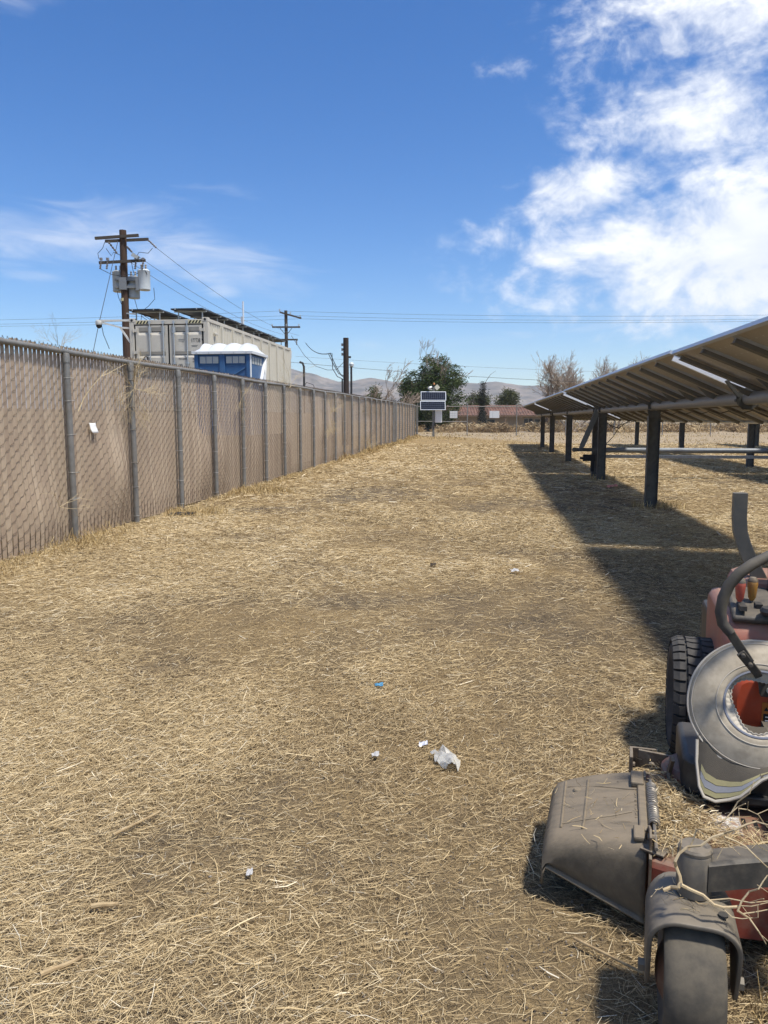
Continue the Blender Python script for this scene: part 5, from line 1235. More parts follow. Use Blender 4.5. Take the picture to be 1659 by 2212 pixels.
# front cross beam between the casters and the two frame rails
m_ = MB(); rows = []
for k in range(13):
    t_ = k / 12; x = 0.035 + 0.855 * t_; yo = 0.035 + 0.10 * math.sin(math.pi * t_); zo = 0.02 * math.sin(math.pi * t_)
    rows.append([(x, yo - 0.035, 0.385 + zo), (x, yo - 0.035, 0.455 + zo), (x, yo - 0.027, 0.463 + zo), (x, yo + 0.038, 0.463 + zo), (x, yo + 0.038, 0.385 + zo), (x, yo - 0.035, 0.385 + zo)])
m_.grid(rows); m_.build('front_axle_beam', BLK, mw, smooth=True)
m_ = MB()
for x in (0.36, 0.60): m_.bar((x, 0.12, 0.43), (x, 1.9, 0.40), 0.05, 0.07)
m_.build('frame_rail', BLK, mw)

# cutting deck
def deck_out(z):
    return [(-0.092, 0.32), (0.05, 0.28), (0.25, 0.30), (0.46, 0.26), (0.70, 0.30), (0.90, 0.28), (1.02, 0.40), (1.02, 0.80), (0.85, 0.98), (0.46, 1.02), (0.10, 1.00), (-0.092, 0.92)]


m_ = MB(); rows = []
P_ = deck_out(0)
cx_, cy_ = 0.46, 0.64
for (k_, z_) in ((1.0, 0.085), (1.0, 0.245), (0.985, 0.262), (0.955, 0.270), (0.5, 0.272), (0.0, 0.272)):
    rows.append([(cx_ + (x - cx_) * k_, cy_ + (y - cy_) * k_, z_) for x, y in P_ + P_[:1]])
m_.grid(rows); dk = m_.build('deck_shell', RED, mw, smooth=False)
m_ = MB()
for (x, z) in ((-0.035, 0.17), (0.02, 0.195)): m_.box((x, 0.3205 - 0.28 * (x + 0.092), z), (0.016, 0.03, 0.016))
m_.build('deck_hole', BLKC, dk)
m_ = MB(); m_.box((0.16, 0.60, 0.2735), (0.085, 0.13, 0.002)); m_.build('worn_decal', mat('decal_white', (0.62, 0.60, 0.54), 0.6, var=0.3, scale=40, c2=(0.35, 0.24, 0.18)), dk)
m_ = MB()
for xx_ in (0.215, 0.25, 0.285, 0.32): m_.box((xx_, 0.62, 0.2735), (0.012, 0.07, 0.002))
m_.build('black_decal', INK, dk)
m_ = MB(); m_.box((-0.088, 0.62, 0.18), (0.008, 0.62, 0.19)); m_.build('side_plate', RUST, dk)
# raised hump at the back of the deck and belt cover
m_ = MB(); m_.lathe([(0.13, 0.0), (0.13, 0.035), (0.11, 0.055), (0.0, 0.062)], 24, 'Z', (0.10, 0.93, 0.268)); m_.build('deck_hump', RED, dk, smooth=True)
m_ = MB(); m_.prism([(0.03, 0.78), (0.05, 0.745), (0.12, 0.712), (0.20, 0.70), (0.28, 0.695), (0.60, 0.69), (0.60, 1.10), (0.03, 1.10)], 0.288, 0.425, 'Z'); m_.build('belt_cover', BLKC, mw, bevel=0.02, smooth=True)
m_ = MB(); m_.box((0.12, 0.708, 0.345), (0.012, 0.03, 0.03)); m_.tube([(0.12, 0.712, 0.31), (0.12, 0.694, 0.31)], 0.010, 8); m_.build('cover_knob', RUST, mw)
# chute bracket pieces
m_ = MB(); m_.prism([(0.34, 0.265), (0.345, 0.325), (0.38, 0.335), (0.47, 0.30), (0.475, 0.272)], -0.092, -0.084, 'X'); m_.box((-0.055, 0.405, 0.281), (0.075, 0.15, 0.008), (0, 0, R(-24))); m_.tube([(-0.096, 0.385, 0.305), (-0.074, 0.385, 0.305)], 0.010, 10); m_.build('hinge_bracket', RUST, mw, bevel=0.002)
m_ = MB(); m_.box((-0.135, 1.02, 0.26), (0.012, 0.10, 0.09)); m_.box((-0.09, 1.07, 0.265), (0.10, 0.012, 0.08)); m_.box((0.0, 1.03, 0.27), (0.22, 0.012, 0.07), (0, 0, R(-12))); m_.box((-0.06, 0.97, 0.225), (0.10, 0.10, 0.010)); m_.tube([(-0.14, 1.0, 0.262), (-0.12, 1.0, 0.262)], 0.012, 8); m_.tube([(-0.06, 0.98, 0.27), (-0.06, 1.0, 0.27)], 0.014, 8); m_.build('rear_bracket', RUST, mw, bevel=0.002)
m_ = MB(); m_.prism([(0.80, 0.272), (0.96, 0.272), (0.93, 0.315), (0.84, 0.33)], -0.012, -0.004, 'X'); m_.bar((-0.008, 0.86, 0.30), (0.0, 0.80, 0.39), 0.012, 0.02); m_.build('deck_tab', RUST, mw)
pts = [(-0.072 + 0.0155 * math.cos(a), 0.475 + 0.285 * a / (2 * math.pi * 21), 0.298 + 0.0155 * math.sin(a)) for a in np.linspace(0, 2 * math.pi * 21, 21 * 12)]
m_ = MB(); m_.tube(pts, 0.0042, 5); m_.build('chute_spring', SPRING, mw, smooth=True)
m_ = MB(); m_.tube([(-0.072, 0.33, 0.298), (-0.072, 0.80, 0.298)], 0.006, 8); m_.build('hinge_pin', SPRING, mw)

# discharge chute: a moulded hood, hinge at the deck, drooping to the left
CX = [-0.098, -0.115, -0.15, -0.21, -0.27, -0.33, -0.375, -0.398, -0.408]
rows = []
for i, x in enumerate(CX):
    t_ = (x + 0.098) / -0.31
    ztop = 0.288 - 0.045 * t_ - 0.035 * t_ ** 3; yb = 0.885 - 0.02 * t_; yf = 0.345 + 0.095 * t_
    zb_f = 0.050 + 0.075 * t_; rr = 0.055
    if i == len(CX) - 1: ztop -= 0.012
    row = [(x, yb + 0.022, max(0.08, ztop - 0.10)), (x, yb + 0.020, ztop - 0.03), (x, yb + 0.006, ztop - 0.006)]
    for k in range(7): row.append((x, yb - (yb - yf - rr) * (k + 0.3) / 6.4, ztop))
    for k in range(0, 6): a = math.pi / 2 * k / 5; row.append((x, yf + rr - rr * math.sin(a), ztop - rr + rr * math.cos(a)))
    row.append((x, yf - 0.004, (ztop - rr + zb_f) / 2)); row.append((x, yf + 0.012, zb_f)); row.append((x, yf - 0.006, zb_f - 0.008))
    rows.append(row)
# outer lip folded down at the left end
last = rows[-1]; rows.append([(p[0] - 0.010, p[1], p[2] - 0.020) for p in last]); rows.append([(p[0] - 0.012, p[1], max(0.06, p[2] - 0.075)) for p in last])
m_ = MB(); m_.grid(rows); ch = m_.build('discharge_chute', CHUTE, mw, smooth=True, solid=0.007)


def ctop(x, y):
    t_ = (x + 0.098) / -0.31; return 0.288 - 0.045 * t_ - 0.035 * t_ ** 3


def crib(pts, name='moulded_rib', r=0.0045, m=CHUTE):
    m_ = MB(); m_.tube([(x, y, ctop(x, y) + 0.0035) for x, y in pts], r, 6); return m_.build(name, m, ch, smooth=True)


crib([(-0.29, 0.83), (-0.29, 0.70), (-0.292, 0.52), (-0.295, 0.47)]); crib([(-0.372, 0.85), (-0.368, 0.65), (-0.365, 0.50)]); crib([(-0.36, 0.80), (-0.24, 0.765), (-0.16, 0.74), (-0.12, 0.735)]); crib([(-0.36, 0.525), (-0.28, 0.53), (-0.20, 0.545), (-0.14, 0.57)])
m_ = MB(); m_.box((-0.118, 0.80, 0.297), (0.045, 0.10, 0.022)); m_.box((-0.120, 0.42, 0.294), (0.035, 0.08, 0.018)); m_.box((-0.105, 0.62, 0.2935), (0.028, 0.36, 0.012)); m_.build('hinge_lug', CHUTE, ch, bevel=0.006)
m_ = MB(); m_.lathe([(0.016, 0), (0.012, 0.005), (0, 0.006)], 14, 'Z', (-0.325, 0.76, ctop(-0.325, 0) + 0.003)); m_.build('moulded_boss', CHUTE, ch, smooth=True)
em = link('embossed_mark', text_mesh('DANGER', 0.040, CHUTE, 0.002), ch, (-0.135, 0.715, ctop(-0.13, 0) + 0.004), (0, 0, R(-90))); em.scale = (1.15, 0.8, 1)

# rear drive wheel with turf tread
RX, RY, RR_, RW = 0.20, 1.80, 0.285, 0.30
m_ = MB(); hw = RW / 2
m_.lathe([(0.155, -hw + 0.03), (0.19, -hw + 0.004), (0.235, -hw), (0.258, -hw + 0.012), (0.268, -hw + 0.035), (0.272, 0), (0.268, hw - 0.035), (0.258, hw - 0.012), (0.235, hw), (0.19, hw - 0.004), (0.155, hw - 0.03)], 56, 'X', (RX, RY, RR_)); rw = m_.build('rear_wheel', TYRE, mw, smooth=True)
m_ = MB(); m_.lathe([(0.155, -hw + 0.032), (0.145, -hw + 0.03), (0.135, -hw + 0.06), (0.05, -hw + 0.075), (0.0, -hw + 0.07)], 32, 'X', (RX, RY, RR_)); m_.build('rim', RED, rw, smooth=True)
NT_ = 34; lug = MB()
for (xa, xb, off) in ((-0.150, -0.098, 0.0), (-0.088, -0.034, 0.5), (-0.024, 0.028, 0.0), (0.038, 0.092, 0.5), (0.102, 0.150, 0.0)):
    q = []
    for (aa, bb) in ((0.06, 0.06), (0.06, 0.06)): pass
    shoulder = abs(xa) > 0.12 or abs(xb) > 0.12
    for k in range(NT_):
        a0 = (k + off) * 2 * math.pi / NT_; a1 = a0 + 2 * math.pi / NT_ * 0.84; aM = 2 * math.pi / NT_ * 0.16
        vs_ = []
        for (x, sh) in ((xa, 0.0), ((xa + xb) / 2, aM), (xb, aM)):
            for a in (a0 + sh, a1 + sh):
                for ro, sc in ((0.258, 1.0), (0.2815 if not (shoulder and x in (xa if xa < -0.12 else xb,)) else 0.266, 0.9)):
                    aa = (a0 + a1) / 2 + sh + (a - sh - (a0 + a1) / 2) * sc
                    vs_.append((RX + x, RY + ro * math.cos(aa), RR_ + ro * math.sin(aa)))
        f = []
        for s_ in range(2):
            b = s_ * 4; c_ = b + 4
            f += [(b + 1, b + 3, c_ + 3, c_ + 1), (b, b + 1, c_ + 1, c_), (b + 2, c_ + 2, c_ + 3, b + 3)]
        f += [(0, 2, 3, 1), (8, 9, 11, 10)]
        lug.add(vs_, f)
lo = lug.build('tread_blocks', TYRE, rw); lo['kind'] = 'stuff'
rw2 = copy_tree(rw, mw); rw2.location.x = 0.92 - 2 * RX + 0.0

# fender, console and levers
m_ = MB(); m_.prism([(1.52, 0.40), (1.46, 0.52), (1.44, 0.66), (1.48, 0.735), (1.58, 0.775), (2.05, 0.775), (2.10, 0.72), (2.10, 0.50), (1.95, 0.40)], 0.228, 0.46, 'X'); m_.build('fender', FADE, mw, bevel=0.05, smooth=True)
m_ = MB(); m_.prism([(1.45, 0.40), (1.42, 0.60), (1.48, 0.72), (1.98, 0.78), (2.05, 0.60), (2.0, 0.40)], 0.70, 0.93, 'X'); m_.build('fender', FADE, mw, bevel=0.05, smooth=True)
m_ = MB(); m_.prism([(1.47, 0.735), (1.46, 0.765), (1.60, 0.815), (1.86, 0.82), (1.88, 0.79)], 0.265, 0.455, 'X'); co = m_.build('console', BLK, mw, bevel=0.012, smooth=True)
for (x, y) in ((0.305, 1.52), (0.375, 1.58)):
    m_ = MB(); m_.box((x, y, 0.80), (0.028, 0.10, 0.02)); m_.build('lever_slot', BLKC, co)
for (x, y, mm, nm) in ((0.298, 1.54, mat('knob_red', (0.40, 0.075, 0.050), 0.5, var=0.15, scale=30, dust=DUSTM, dust_amt=0.3), 'throttle_lever'), (0.352, 1.58, mat('knob_amber', (0.34, 0.17, 0.035), 0.5, var=0.15, scale=30, dust=DUSTM, dust_amt=0.3), 'choke_lever')):
    m_ = MB(); m_.tube([(x, y, 0.78), (x, y, 0.83)], 0.004, 6); lv = m_.build(nm, SPRING, mw)
    m_ = MB(); m_.lathe([(0.008, 0), (0.016, 0.015), (0.022, 0.07), (0.021, 0.088), (0.012, 0.10), (0, 0.102)], 14, 'Z', (x, y, 0.815)); m_.build('knob', mm, lv, smooth=True)
    m_ = MB(); m_.lathe([(0.0215, 0.083), (0.0215, 0.09), (0.013, 0.1025), (0, 0.1045)], 14, 'Z', (x, y, 0.815)); m_.build('knob_cap', FORK if nm[0] == 't' else RUST, lv, smooth=True)
m_ = MB(); m_.lathe([(0.045, 0), (0.05, 0.015), (0.042, 0.03), (0.0, 0.032)], 16, 'Z', (0.415, 1.46, 0.785)); m_.build('dial', BLKC, mw, smooth=True)

# body panel behind the hat, its control plate and label
m_ = MB(); m_.prism([(0.235, 0.30), (0.215, 0.52), (0.235, 0.60), (0.275, 0.625), (0.70, 0.625), (0.74, 0.58), (0.74, 0.30)], 1.12, 1.45, 'Y'); m_.build('body_panel', RED2, mw, bevel=0.04, smooth=True)
m_ = MB(); m_.prism([(1.095, 0.545), (1.10, 0.63), (1.16, 0.66), (1.45, 0.68), (1.45, 0.635), (1.12, 0.60)], 0.315, 0.70, 'X'); cp = m_.build('control_plate', BLK, mw, bevel=0.01)
m_ = MB(); m_.tube([(0.352, 1.088, 0.578), (0.352, 1.100, 0.578)], 0.010, 12); m_.build('plate_screw', ZINC, cp)
m_ = MB(); m_.prism([(0.385, 0.600), (0.400, 0.607), (0.400, 0.602), (0.43, 0.602), (0.43, 0.598), (0.400, 0.598), (0.400, 0.593)], 1.0915, 1.0935, 'Y'); m_.build('printed_arrow', mat('print_white', (0.7, 0.7, 0.7), 0.6), cp)
m_ = MB(); m_.box((0.40, 1.1175, 0.455), (0.13, 0.003, 0.135)); lb = m_.build('warning_label', mat('label_orange', (0.50, 0.16, 0.03), 0.6), mw)
m_ = MB(); m_.box((0.40, 1.1150, 0.435), (0.118, 0.002, 0.085)); m_.build('label_field', INK, lb)
label_text('WARNING', 0.022, 0.362, 0.489, lb, INK, 1.1150); m_ = MB(); m_.prism([(0.342, 0.490), (0.358, 0.490), (0.350, 0.504)], 1.1135, 1.1155, 'Y'); m_.build('warning_triangle', INK, lb)
for k in range(5): m_ = MB(); m_.box((0.39, 1.1130, 0.466 - 0.014 * k), (0.085, 0.0015, 0.004)); m_.build('label_line', MATS['print_white'], lb)
m_ = MB(); m_.box((0.49, 0.98, 0.33), (0.56, 0.62, 0.03)); m_.build('foot_plate', BLKC, mw, bevel=0.006)
m_ = MB(); m_.box((0.49, 1.55, 0.42), (0.40, 0.60, 0.30)); m_.box((0.49, 2.15, 0.45), (0.5, 0.55, 0.35)); m_.build('engine_bay', BLKC, mw, bevel=0.02)
m_ = MB(); m_.prism([(1.35, 0.66), (1.38, 0.74), (1.75, 0.76), (1.80, 0.98), (1.83, 1.16), (1.90, 1.17), (1.92, 1.0), (1.88, 0.70), (1.80, 0.64)], 0.46, 0.86, 'X'); m_.build('seat', mat('seat_vinyl', (0.030, 0.030, 0.032), 0.6, var=0.1), mw, bevel=0.05, smooth=True)
m_ = MB(); m_.box((0.55, 2.10, 0.74), (0.42, 0.42, 0.20)); m_.build('engine_hood', FADE, mw, bevel=0.05)
m_ = MB(); m_.tube([(0.46, 0.60, 0.28), (0.46, 0.60, 0.345)], 0.020, 10); m_.tube([(0.46, 0.60, 0.345), (0.46, 0.60, 0.36)], 0.026, 6); m_.lathe([(0.05, 0), (0.05, 0.09), (0.02, 0.1)], 18, 'Z', (0.50, 0.50, 0.275)); m_.tube([(0.40, 0.60, 0.44), (0.41, 0.56, 0.36), (0.43, 0.55, 0.28)], 0.008, 6); m_.build('deck_lift_link', RUST, mw)

# steering lap bar
m_ = MB()
pp = [(0.60, 0.86, 1.235), (0.46, 0.84, 1.212), (0.34, 0.80, 1.178), (0.262, 0.76, 1.145), (0.211, 0.73, 1.121), (0.172, 0.72, 1.090), (0.143, 0.72, 1.050), (0.127, 0.72, 1.004), (0.121, 0.72, 0.956), (0.129, 0.72, 0.917), (0.155, 0.72, 0.886)]
m_.tube(pp, [0.0165, 0.0165, 0.017, 0.0175, 0.018, 0.0185, 0.0185, 0.0185, 0.0185, 0.018, 0.0165], 16); m_.build('lap_bar_grip', mat('lap_bar_foam', (0.032, 0.032, 0.034), 0.75, var=0.12, scale=6, c2=(0.085, 0.076, 0.060), dust=(0.16, 0.14, 0.11), dust_amt=0.35), mw, smooth=True)
m_ = MB(); m_.bar((0.150, 0.722, 0.893), (0.222, 0.735, 0.785), 0.030, 0.012, (0, 1, 0)); m_.bar((0.188, 0.718, 0.822), (0.252, 0.755, 0.742), 0.028, 0.010, (0, 1, 0)); m_.tube([(0.196, 0.70, 0.815), (0.196, 0.745, 0.815)], 0.008, 8); m_.tube([(0.222, 0.71, 0.782), (0.222, 0.755, 0.782)], 0.008, 8); m_.bar((0.240, 0.75, 0.758), (0.300, 0.93, 0.655), 0.026, 0.010, (0, 1, 0)); m_.bar((0.300, 0.93, 0.655), (0.335, 1.12, 0.60), 0.026, 0.012, (0, 1, 0)); m_.build('lap_bar_arm', BLK, mw, bevel=0.003)

# folded roll bar of square tube
m_ = MB(); pp = [(0.342, 2.0, 1.245), (0.343, 2.0, 1.13), (0.350, 2.0, 1.06), (0.368, 2.0, 1.00), (0.400, 2.0, 0.925), (0.47, 2.0, 0.79), (0.54, 2.0, 0.66)]
rows = []
for k, p in enumerate(pp):
    a = Vector(pp[max(0, k - 1)]); b = Vector(pp[min(len(pp) - 1, k + 1)]); d = (b - a).normalized(); sx = Vector((-d.z, 0, d.x)); sy = Vector((0, 1, 0)); h = 0.031
    p = Vector(p); rows.append([p - sx * h - sy * h, p + sx * h - sy * h, p + sx * h + sy * h, p - sx * h + sy * h, p - sx * h - sy * h])
m_.grid([[tuple(q) for q in r_] for r_ in rows]); m_.add([tuple(q) for q in rows[0][:4]], [(0, 1, 2, 3)]); rb = m_.build('roll_bar', mat('roll_bar_grey', (0.085, 0.085, 0.080), 0.5, var=0.1, scale=6, dust=DUSTM, dust_amt=0.25), mw, bevel=0.004)
m_ = MB(); m_.tube([(0.455, 1.966, 0.82), (0.455, 1.97, 0.82)], 0.013, 12); m_.build('pin_hole', BLKC, rb)
rb2 = copy_tree(rb, mw); rb2.scale.x = -1; rb2.location.x = 1.30

# ------------------------------------------------------------------ cut straw lying on the deck
def on_mower(p): return MO + Matrix.Rotation(TH, 3, 'Z') @ Vector(p)


r_ = np.random.default_rng(17); parts = []
for (x, y, sx, sy, n, z, h_) in ((-0.02, 0.62, 0.035, 0.14, 1500, 0.276, 0.035), (0.04, 0.58, 0.05, 0.10, 1100, 0.275, 0.03), (-0.05, 0.40, 0.03, 0.03, 250, 0.274, 0.03), (0.12, 0.50, 0.06, 0.07, 500, 0.274, 0.015), (0.30, 0.45, 0.07, 0.05, 700, 0.274, 0.05), (0.02, 0.80, 0.05, 0.06, 350, 0.28, 0.03), (-0.24, 0.62, 0.09, 0.14, 60, 0.262, 0.006), (0.0, 0.0, 0.05, 0.04, 26, 0.361, 0.004), (0.35, 0.10, 0.12, 0.03, 60, 0.487, 0.004)):
    a = np.stack([r_.normal(x, sx, n), r_.normal(y, sy, n), z + h_ * r_.random(n) ** 1.5], 1); a = a[((a[:, 0] > -0.075) & (a[:, 1] > 0.33) & (a[:, 0] < 0.5)) | (z > 0.35) | (x < -0.2)]; a[:, 2] += np.where((x < -0.2), 0.007 + 0.16 * (a[:, 0] + 0.24), 0)
    W = np.array([on_mower(q) for q in a]); n = len(W)
    parts.append(strips(W[:, 0], W[:, 1], W[:, 2], r_.uniform(0, 6.28, n), r_.normal(0, 0.3, n), r_.uniform(0, 3, n), r_.uniform(0.015, 0.07, n), r_.uniform(0.0012, 0.003, n), r_.normal(0, 0.15, n), np.clip(r_.normal(0.55, 0.22, n), 0, 1), 2))
stuff('deck_clippings', parts, STRAW, 'dry straw clippings heaped on the red mower deck', 'straw')

# ------------------------------------------------------------------ SUN HAT hung on the mower
hat = thing('sun_hat', 'grey beige wide brim sun hat with neck flap hung on the mower', 'hat', on_mower((0.268, 0.78, 0.628)), TH)
HATM = mat('hat_canvas', (0.42, 0.365, 0.28), 0.9, var=0.14, scale=14, c2=(0.33, 0.285, 0.215), bump=0.10, bscale=260)
HATL = mat('hat_seam', (0.47, 0.43, 0.36), 0.9, var=0.08, scale=30)
HATB = mat('hat_piping', (0.20, 0.215, 0.26), 0.7)
MESHF = mat('flap_mesh', (0.085, 0.074, 0.058), 0.9, var=0.12, scale=12, bump=0.25, bscale=420)
# brim lies in a plane leaning back: local frame u (right), v (up the brim), n (towards the camera)
U = Vector((1, 0, 0)); Vv = Vector((0, 0.40, 0.916)).normalized(); Nn = Vector((0, -0.916, 0.40)).normalized()


def hp(r, a, n): return tuple(U * (r * math.cos(a)) + Vv * (r * math.sin(a)) + Nn * n)


A_ = np.linspace(0, 2 * math.pi, 73)
def wav(a): return 0.006 * math.sin(3 * a + 0.6) + 0.004 * math.sin(7 * a)


prof = [(0.112, 0.010), (0.127, 0.014), (0.150, 0.012), (0.178, 0.004), (0.206, -0.008), (0.224, -0.016)]
m_ = MB(); m_.grid([[hp(r * (1 + 0.02 * math.sin(2 * a + 1)), a, n + wav(a) * (r / 0.24) ** 2) for a in A_] for r, n in prof]); brim = m_.build('brim', HATM, hat, smooth=True, solid=0.004)
m_ = MB(); m_.tube([hp(0.2245 * (1 + 0.02 * math.sin(2 * a + 1)), a, -0.016 + wav(a)) for a in A_[:-1]], 0.0042, 6, closed=True); m_.build('brim_binding', HATL, brim, smooth=True)
for rr_, mm, th in ((0.113, HATB, 0.0045), (0.138, HATL, 0.0018), (0.213, HATL, 0.0014)):
    m_ = MB(); m_.tube([hp(rr_ * (1 + 0.02 * math.sin(2 * a + 1)), a, (0.012 if rr_ < 0.13 else 0.0165 if rr_ < 0.2 else -0.0075) + wav(a) * (rr_ / 0.24) ** 2) for a in A_[:-1]], th, 6, closed=True); m_.build('stitched_seam', mm, brim, smooth=True)
# gathered elastic collar pulled into the opening
A2 = np.linspace(0, 2 * math.pi, 301)
rows = [[hp(r + (0.0016 * math.sin(38 * a) if i else 0) + k_ * 0.010 * math.sin(3 * a + 0.4), a, n) for a in A2] for i, (r, n, k_) in enumerate(((0.111, 0.006, 0), (0.101, -0.010, 0.4), (0.093, -0.016, 1.0), (0.087, -0.010, 1.0)))]
m_ = MB(); m_.grid(rows); m_.build('elastic_collar', HATL, hat, smooth=True, solid=0.002)
# neck flap
FL_ = [(0.07, 0.74, 0.497), (0.07, 0.71, 0.426), (0.078, 0.68, 0.358), (0.092, 0.665, 0.331), (0.128, 0.655, 0.32), (0.17, 0.65, 0.334), (0.204, 0.65, 0.355), (0.237, 0.65, 0.391), (0.264, 0.65, 0.415), (0.325, 0.66, 0.451)]
FL_ = [(x - 0.268, y - 0.78, z - 0.628) for x, y, z in FL_]


def flap_pt(i, f):
    """i along the lower edge, f from the edge (0) up under the brim (1)"""
    x, y, z = FL_[i]; xm = max(-0.2, x * 0.92); mz = -0.916 * math.sqrt(0.213 ** 2 - xm * xm) + 0.012
    E_ = Vector((x, y, z)); M_ = Vector((xm, 0.437 * mz + 0.014, mz)); T_ = Vector((xm * 0.55, 0.03, mz * 0.5))
    p = E_.lerp(M_, f / 0.5) if f < 0.5 else M_.lerp(T_, (f - 0.5) / 0.5)
    return (p.x, p.y + 0.006 * math.sin(i * 1.7) * (1 - f), p.z)


m_ = MB(); m_.grid([[flap_pt(i, f / 8) for i in range(len(FL_))] for f in range(9)]); flp = m_.build('neck_flap', MESHF, hat, smooth=True, solid=0.003)
e_ = [flap_pt(i, 0) for i in range(len(FL_))]; m_ = MB(); m_.tube([(p[0], p[1] - 0.002, p[2]) for p in e_], 0.0055, 6); m_.build('flap_binding', HATL, flp, smooth=True)
for (f0, f1, mm) in ((0.03, 0.075, mat('reflex_yellow', (0.30, 0.27, 0.14), 0.6, var=0.12, scale=40)), (0.08, 0.14, mat('reflex_grey', (0.24, 0.245, 0.26), 0.5, var=0.1, scale=40)), (0.145, 0.20, mat('reflex_yellow', (0, 0, 0)))):
    m_ = MB(); m_.grid([[tuple(Vector(flap_pt(i, f0 + (f1 - f0) * k / 2)) + Vector((0, -0.0035, 0.0))) for i in range(2, len(FL_))] for k in range(3)]); m_.build('reflective_band', mm, flp, smooth=True)

# ------------------------------------------------------------------ DRY BRANCH lying over the front of the mower
BR = mat('bleached_branch', (0.52, 0.415, 0.255), 0.75, var=0.2, scale=30, c2=(0.44, 0.34, 0.20))
bro = thing('dry_branch', 'pale branching dry weed lying over the front wheel and beam', 'branch', on_mower((0, 0, 0)), TH)
mb = MB()


def twig(pts, r0, r1, n=6):
    k = len(pts); mb.tube(pts, [0.78 * (r0 + (r1 - r0) * i / (k - 1)) for i in range(k)], n)


twig([(-0.078, -0.075, 0.417),(-0.059, -0.067, 0.424),(-0.044, -0.083, 0.435),(-0.038, -0.075, 0.444)], 0.0062, 0.0066)
twig([(-0.036, -0.063, 0.432),(-0.039, -0.055, 0.45),(-0.049, -0.047, 0.471),(-0.052, -0.063, 0.493),(-0.043, -0.055, 0.51),(-0.023, -0.047, 0.527),(0.006, -0.063, 0.544),(0.032, -0.055, 0.567),(0.058, -0.047, 0.576)], 0.0058, 0.0036)
twig([(0.066, 0.008, 0.547),(0.088, -0.008, 0.569),(0.116, 0.0, 0.584),(0.139, 0.008, 0.591),(0.165, -0.008, 0.594)], 0.0034, 0.0024)
twig([(0.059, -0.058, 0.573),(0.086, -0.05, 0.562),(0.111, -0.042, 0.547),(0.134, -0.058, 0.532),(0.154, -0.05, 0.511),(0.162, -0.042, 0.502)], 0.003, 0.0018)
twig([(-0.039, -0.093, 0.45),(-0.017, -0.085, 0.437),(0.014, -0.077, 0.423),(0.038, -0.093, 0.412),(0.061, -0.085, 0.404),(0.093, -0.077, 0.407)], 0.006, 0.0045)
twig([(0.094, -0.083, 0.4),(0.103, -0.075, 0.423),(0.12, -0.067, 0.446),(0.137, -0.083, 0.466),(0.148, -0.075, 0.484),(0.158, -0.067, 0.496)], 0.0034, 0.0018)
twig([(0.09, -0.108, 0.416),(0.104, -0.1, 0.404),(0.119, -0.092, 0.392),(0.137, -0.108, 0.374),(0.149, -0.1, 0.353),(0.159, -0.092, 0.333)], 0.0036, 0.0016)
twig([(0.062, -0.08, 0.401),(0.095, -0.072, 0.407),(0.122, -0.088, 0.421),(0.16, -0.08, 0.433)], 0.0026, 0.0014)
twig([(0.032, -0.07, 0.408),(0.077, -0.062, 0.416),(0.124, -0.078, 0.424),(0.162, -0.07, 0.431)], 0.0026, 0.0018)
twig([(0.105, -0.098, 0.405),(0.131, -0.09, 0.409),(0.16, -0.082, 0.416)], 0.0024, 0.0015)
twig([(0.026, -0.09, 0.416),(0.057, -0.082, 0.402),(0.08, -0.098, 0.391),(0.104, -0.09, 0.386),(0.128, -0.082, 0.388),(0.137, -0.098, 0.402),(0.136, -0.09, 0.43)], 0.0022, 0.0012)
twig([(-0.02, -0.038, 0.513),(-0.009, -0.03, 0.538),(-0.002, -0.022, 0.561),(0.007, -0.038, 0.574),(0.022, -0.03, 0.572),(0.038, -0.022, 0.566)], 0.0026, 0.0014)
twig([(-0.04, -0.032, 0.502),(-0.039, -0.048, 0.536),(-0.038, -0.04, 0.552),(-0.027, -0.032, 0.565),(-0.015, -0.048, 0.569)], 0.0024, 0.0012)
twig([(-0.057, -0.05, 0.496),(-0.058, -0.042, 0.52),(-0.05, -0.058, 0.533),(-0.041, -0.05, 0.546)], 0.0018, 0.0012)
twig([(-0.058, -0.038, 0.527),(-0.055, -0.03, 0.55),(-0.053, -0.022, 0.573)], 0.0014, 0.0008)
twig([(0.052, 0.028, 0.559),(0.065, 0.012, 0.579),(0.083, 0.02, 0.6),(0.098, 0.028, 0.613),(0.113, 0.012, 0.633)], 0.0024, 0.0016)
twig([(0.089, 0.06, 0.58),(0.104, 0.068, 0.608),(0.128, 0.052, 0.643),(0.138, 0.06, 0.674)], 0.0026, 0.0014)
twig([(0.1, 0.03, 0.609),(0.123, 0.038, 0.605),(0.143, 0.022, 0.604),(0.169, 0.03, 0.617)], 0.002, 0.0012)
twig([(0.123, 0.038, 0.605),(0.121, 0.022, 0.634)], 0.0014, 0.0008)
twig([(0.145, 0.022, 0.604),(0.159, 0.03, 0.582),(0.172, 0.038, 0.564)], 0.0016, 0.001)
twig([(0.102, 0.038, 0.607),(0.103, 0.022, 0.578)], 0.0012, 0.0007)
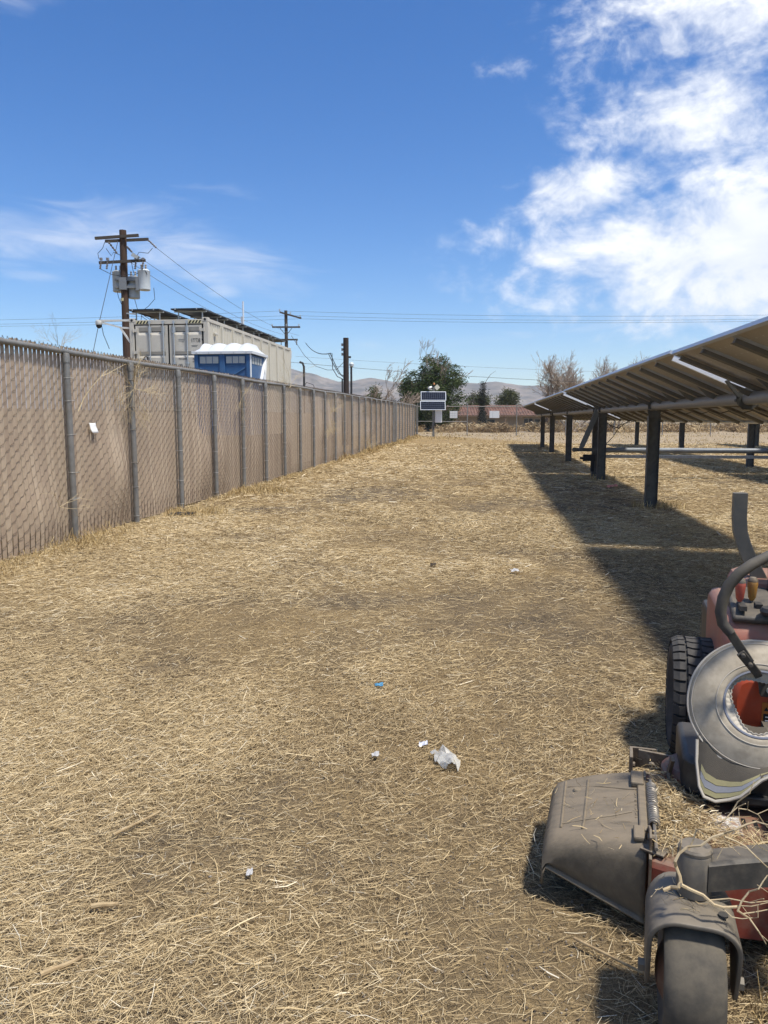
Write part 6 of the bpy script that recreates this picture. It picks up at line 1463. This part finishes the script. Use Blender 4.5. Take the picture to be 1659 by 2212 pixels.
twig([(-0.005, -0.022, 0.565),(0.029, -0.038, 0.553),(0.057, -0.03, 0.544),(0.084, -0.022, 0.529),(0.102, -0.038, 0.519)], 0.0018, 0.001)
twig([(0.057, -0.022, 0.544),(0.118, -0.038, 0.539)], 0.0014, 0.0008)
twig([(0.047, -0.038, 0.501),(0.061, -0.03, 0.529),(0.088, -0.022, 0.53)], 0.0014, 0.0008)
twig([(0.028, 0.008, 0.565),(0.045, -0.008, 0.585)], 0.0014, 0.0008)
twig([(-0.098, -0.078, 0.417),(-0.088, -0.07, 0.414),(-0.078, -0.062, 0.418)], 0.0012, 0.0009)
twig([(-0.107, -0.078, 0.395),(-0.099, -0.07, 0.401),(-0.088, -0.062, 0.414)], 0.001, 0.0007)
twig([(0.104, -0.072, 0.409),(0.124, -0.088, 0.391)], 0.0012, 0.0007)
twig([(0.149, -0.088, 0.446),(0.142, -0.08, 0.438),(0.121, -0.072, 0.421)], 0.0014, 0.0009)
twig([(0.137, -0.062, 0.464),(0.161, -0.078, 0.457)], 0.0014, 0.0008)
twig([(0.149, -0.092, 0.353),(0.161, -0.108, 0.351)], 0.0014, 0.0008)
twig([(0.022, -0.02, 0.562),(0.033, -0.012, 0.572),(0.062, -0.028, 0.577),(0.068, -0.02, 0.567)], 0.0016, 0.0008)
mb.build('stem', BR, bro, smooth=True)

# ================================================================== AIR
hz_m = bpy.data.materials.new('desert_haze'); hz_m.use_nodes = True; ht = NT(hz_m.node_tree); ht.n.clear()
pv = ht.node('ShaderNodeVolumePrincipled'); pv.inputs['Color'].default_value = (0.86, 0.91, 1.0, 1); pv.inputs['Density'].default_value = 0.00017; pv.inputs['Anisotropy'].default_value = 0.2
ho_ = ht.node('ShaderNodeOutputMaterial'); ht.l.new(pv.outputs[0], ho_.inputs['Volume'])
m_ = MB(); m_.box((0, 1500, 105), (11000, 4200, 220)); hzo = m_.build('haze', hz_m, None); hzo['kind'] = 'stuff'; tag(hzo, 'thin pale desert air fading the distant mountains', 'haze')
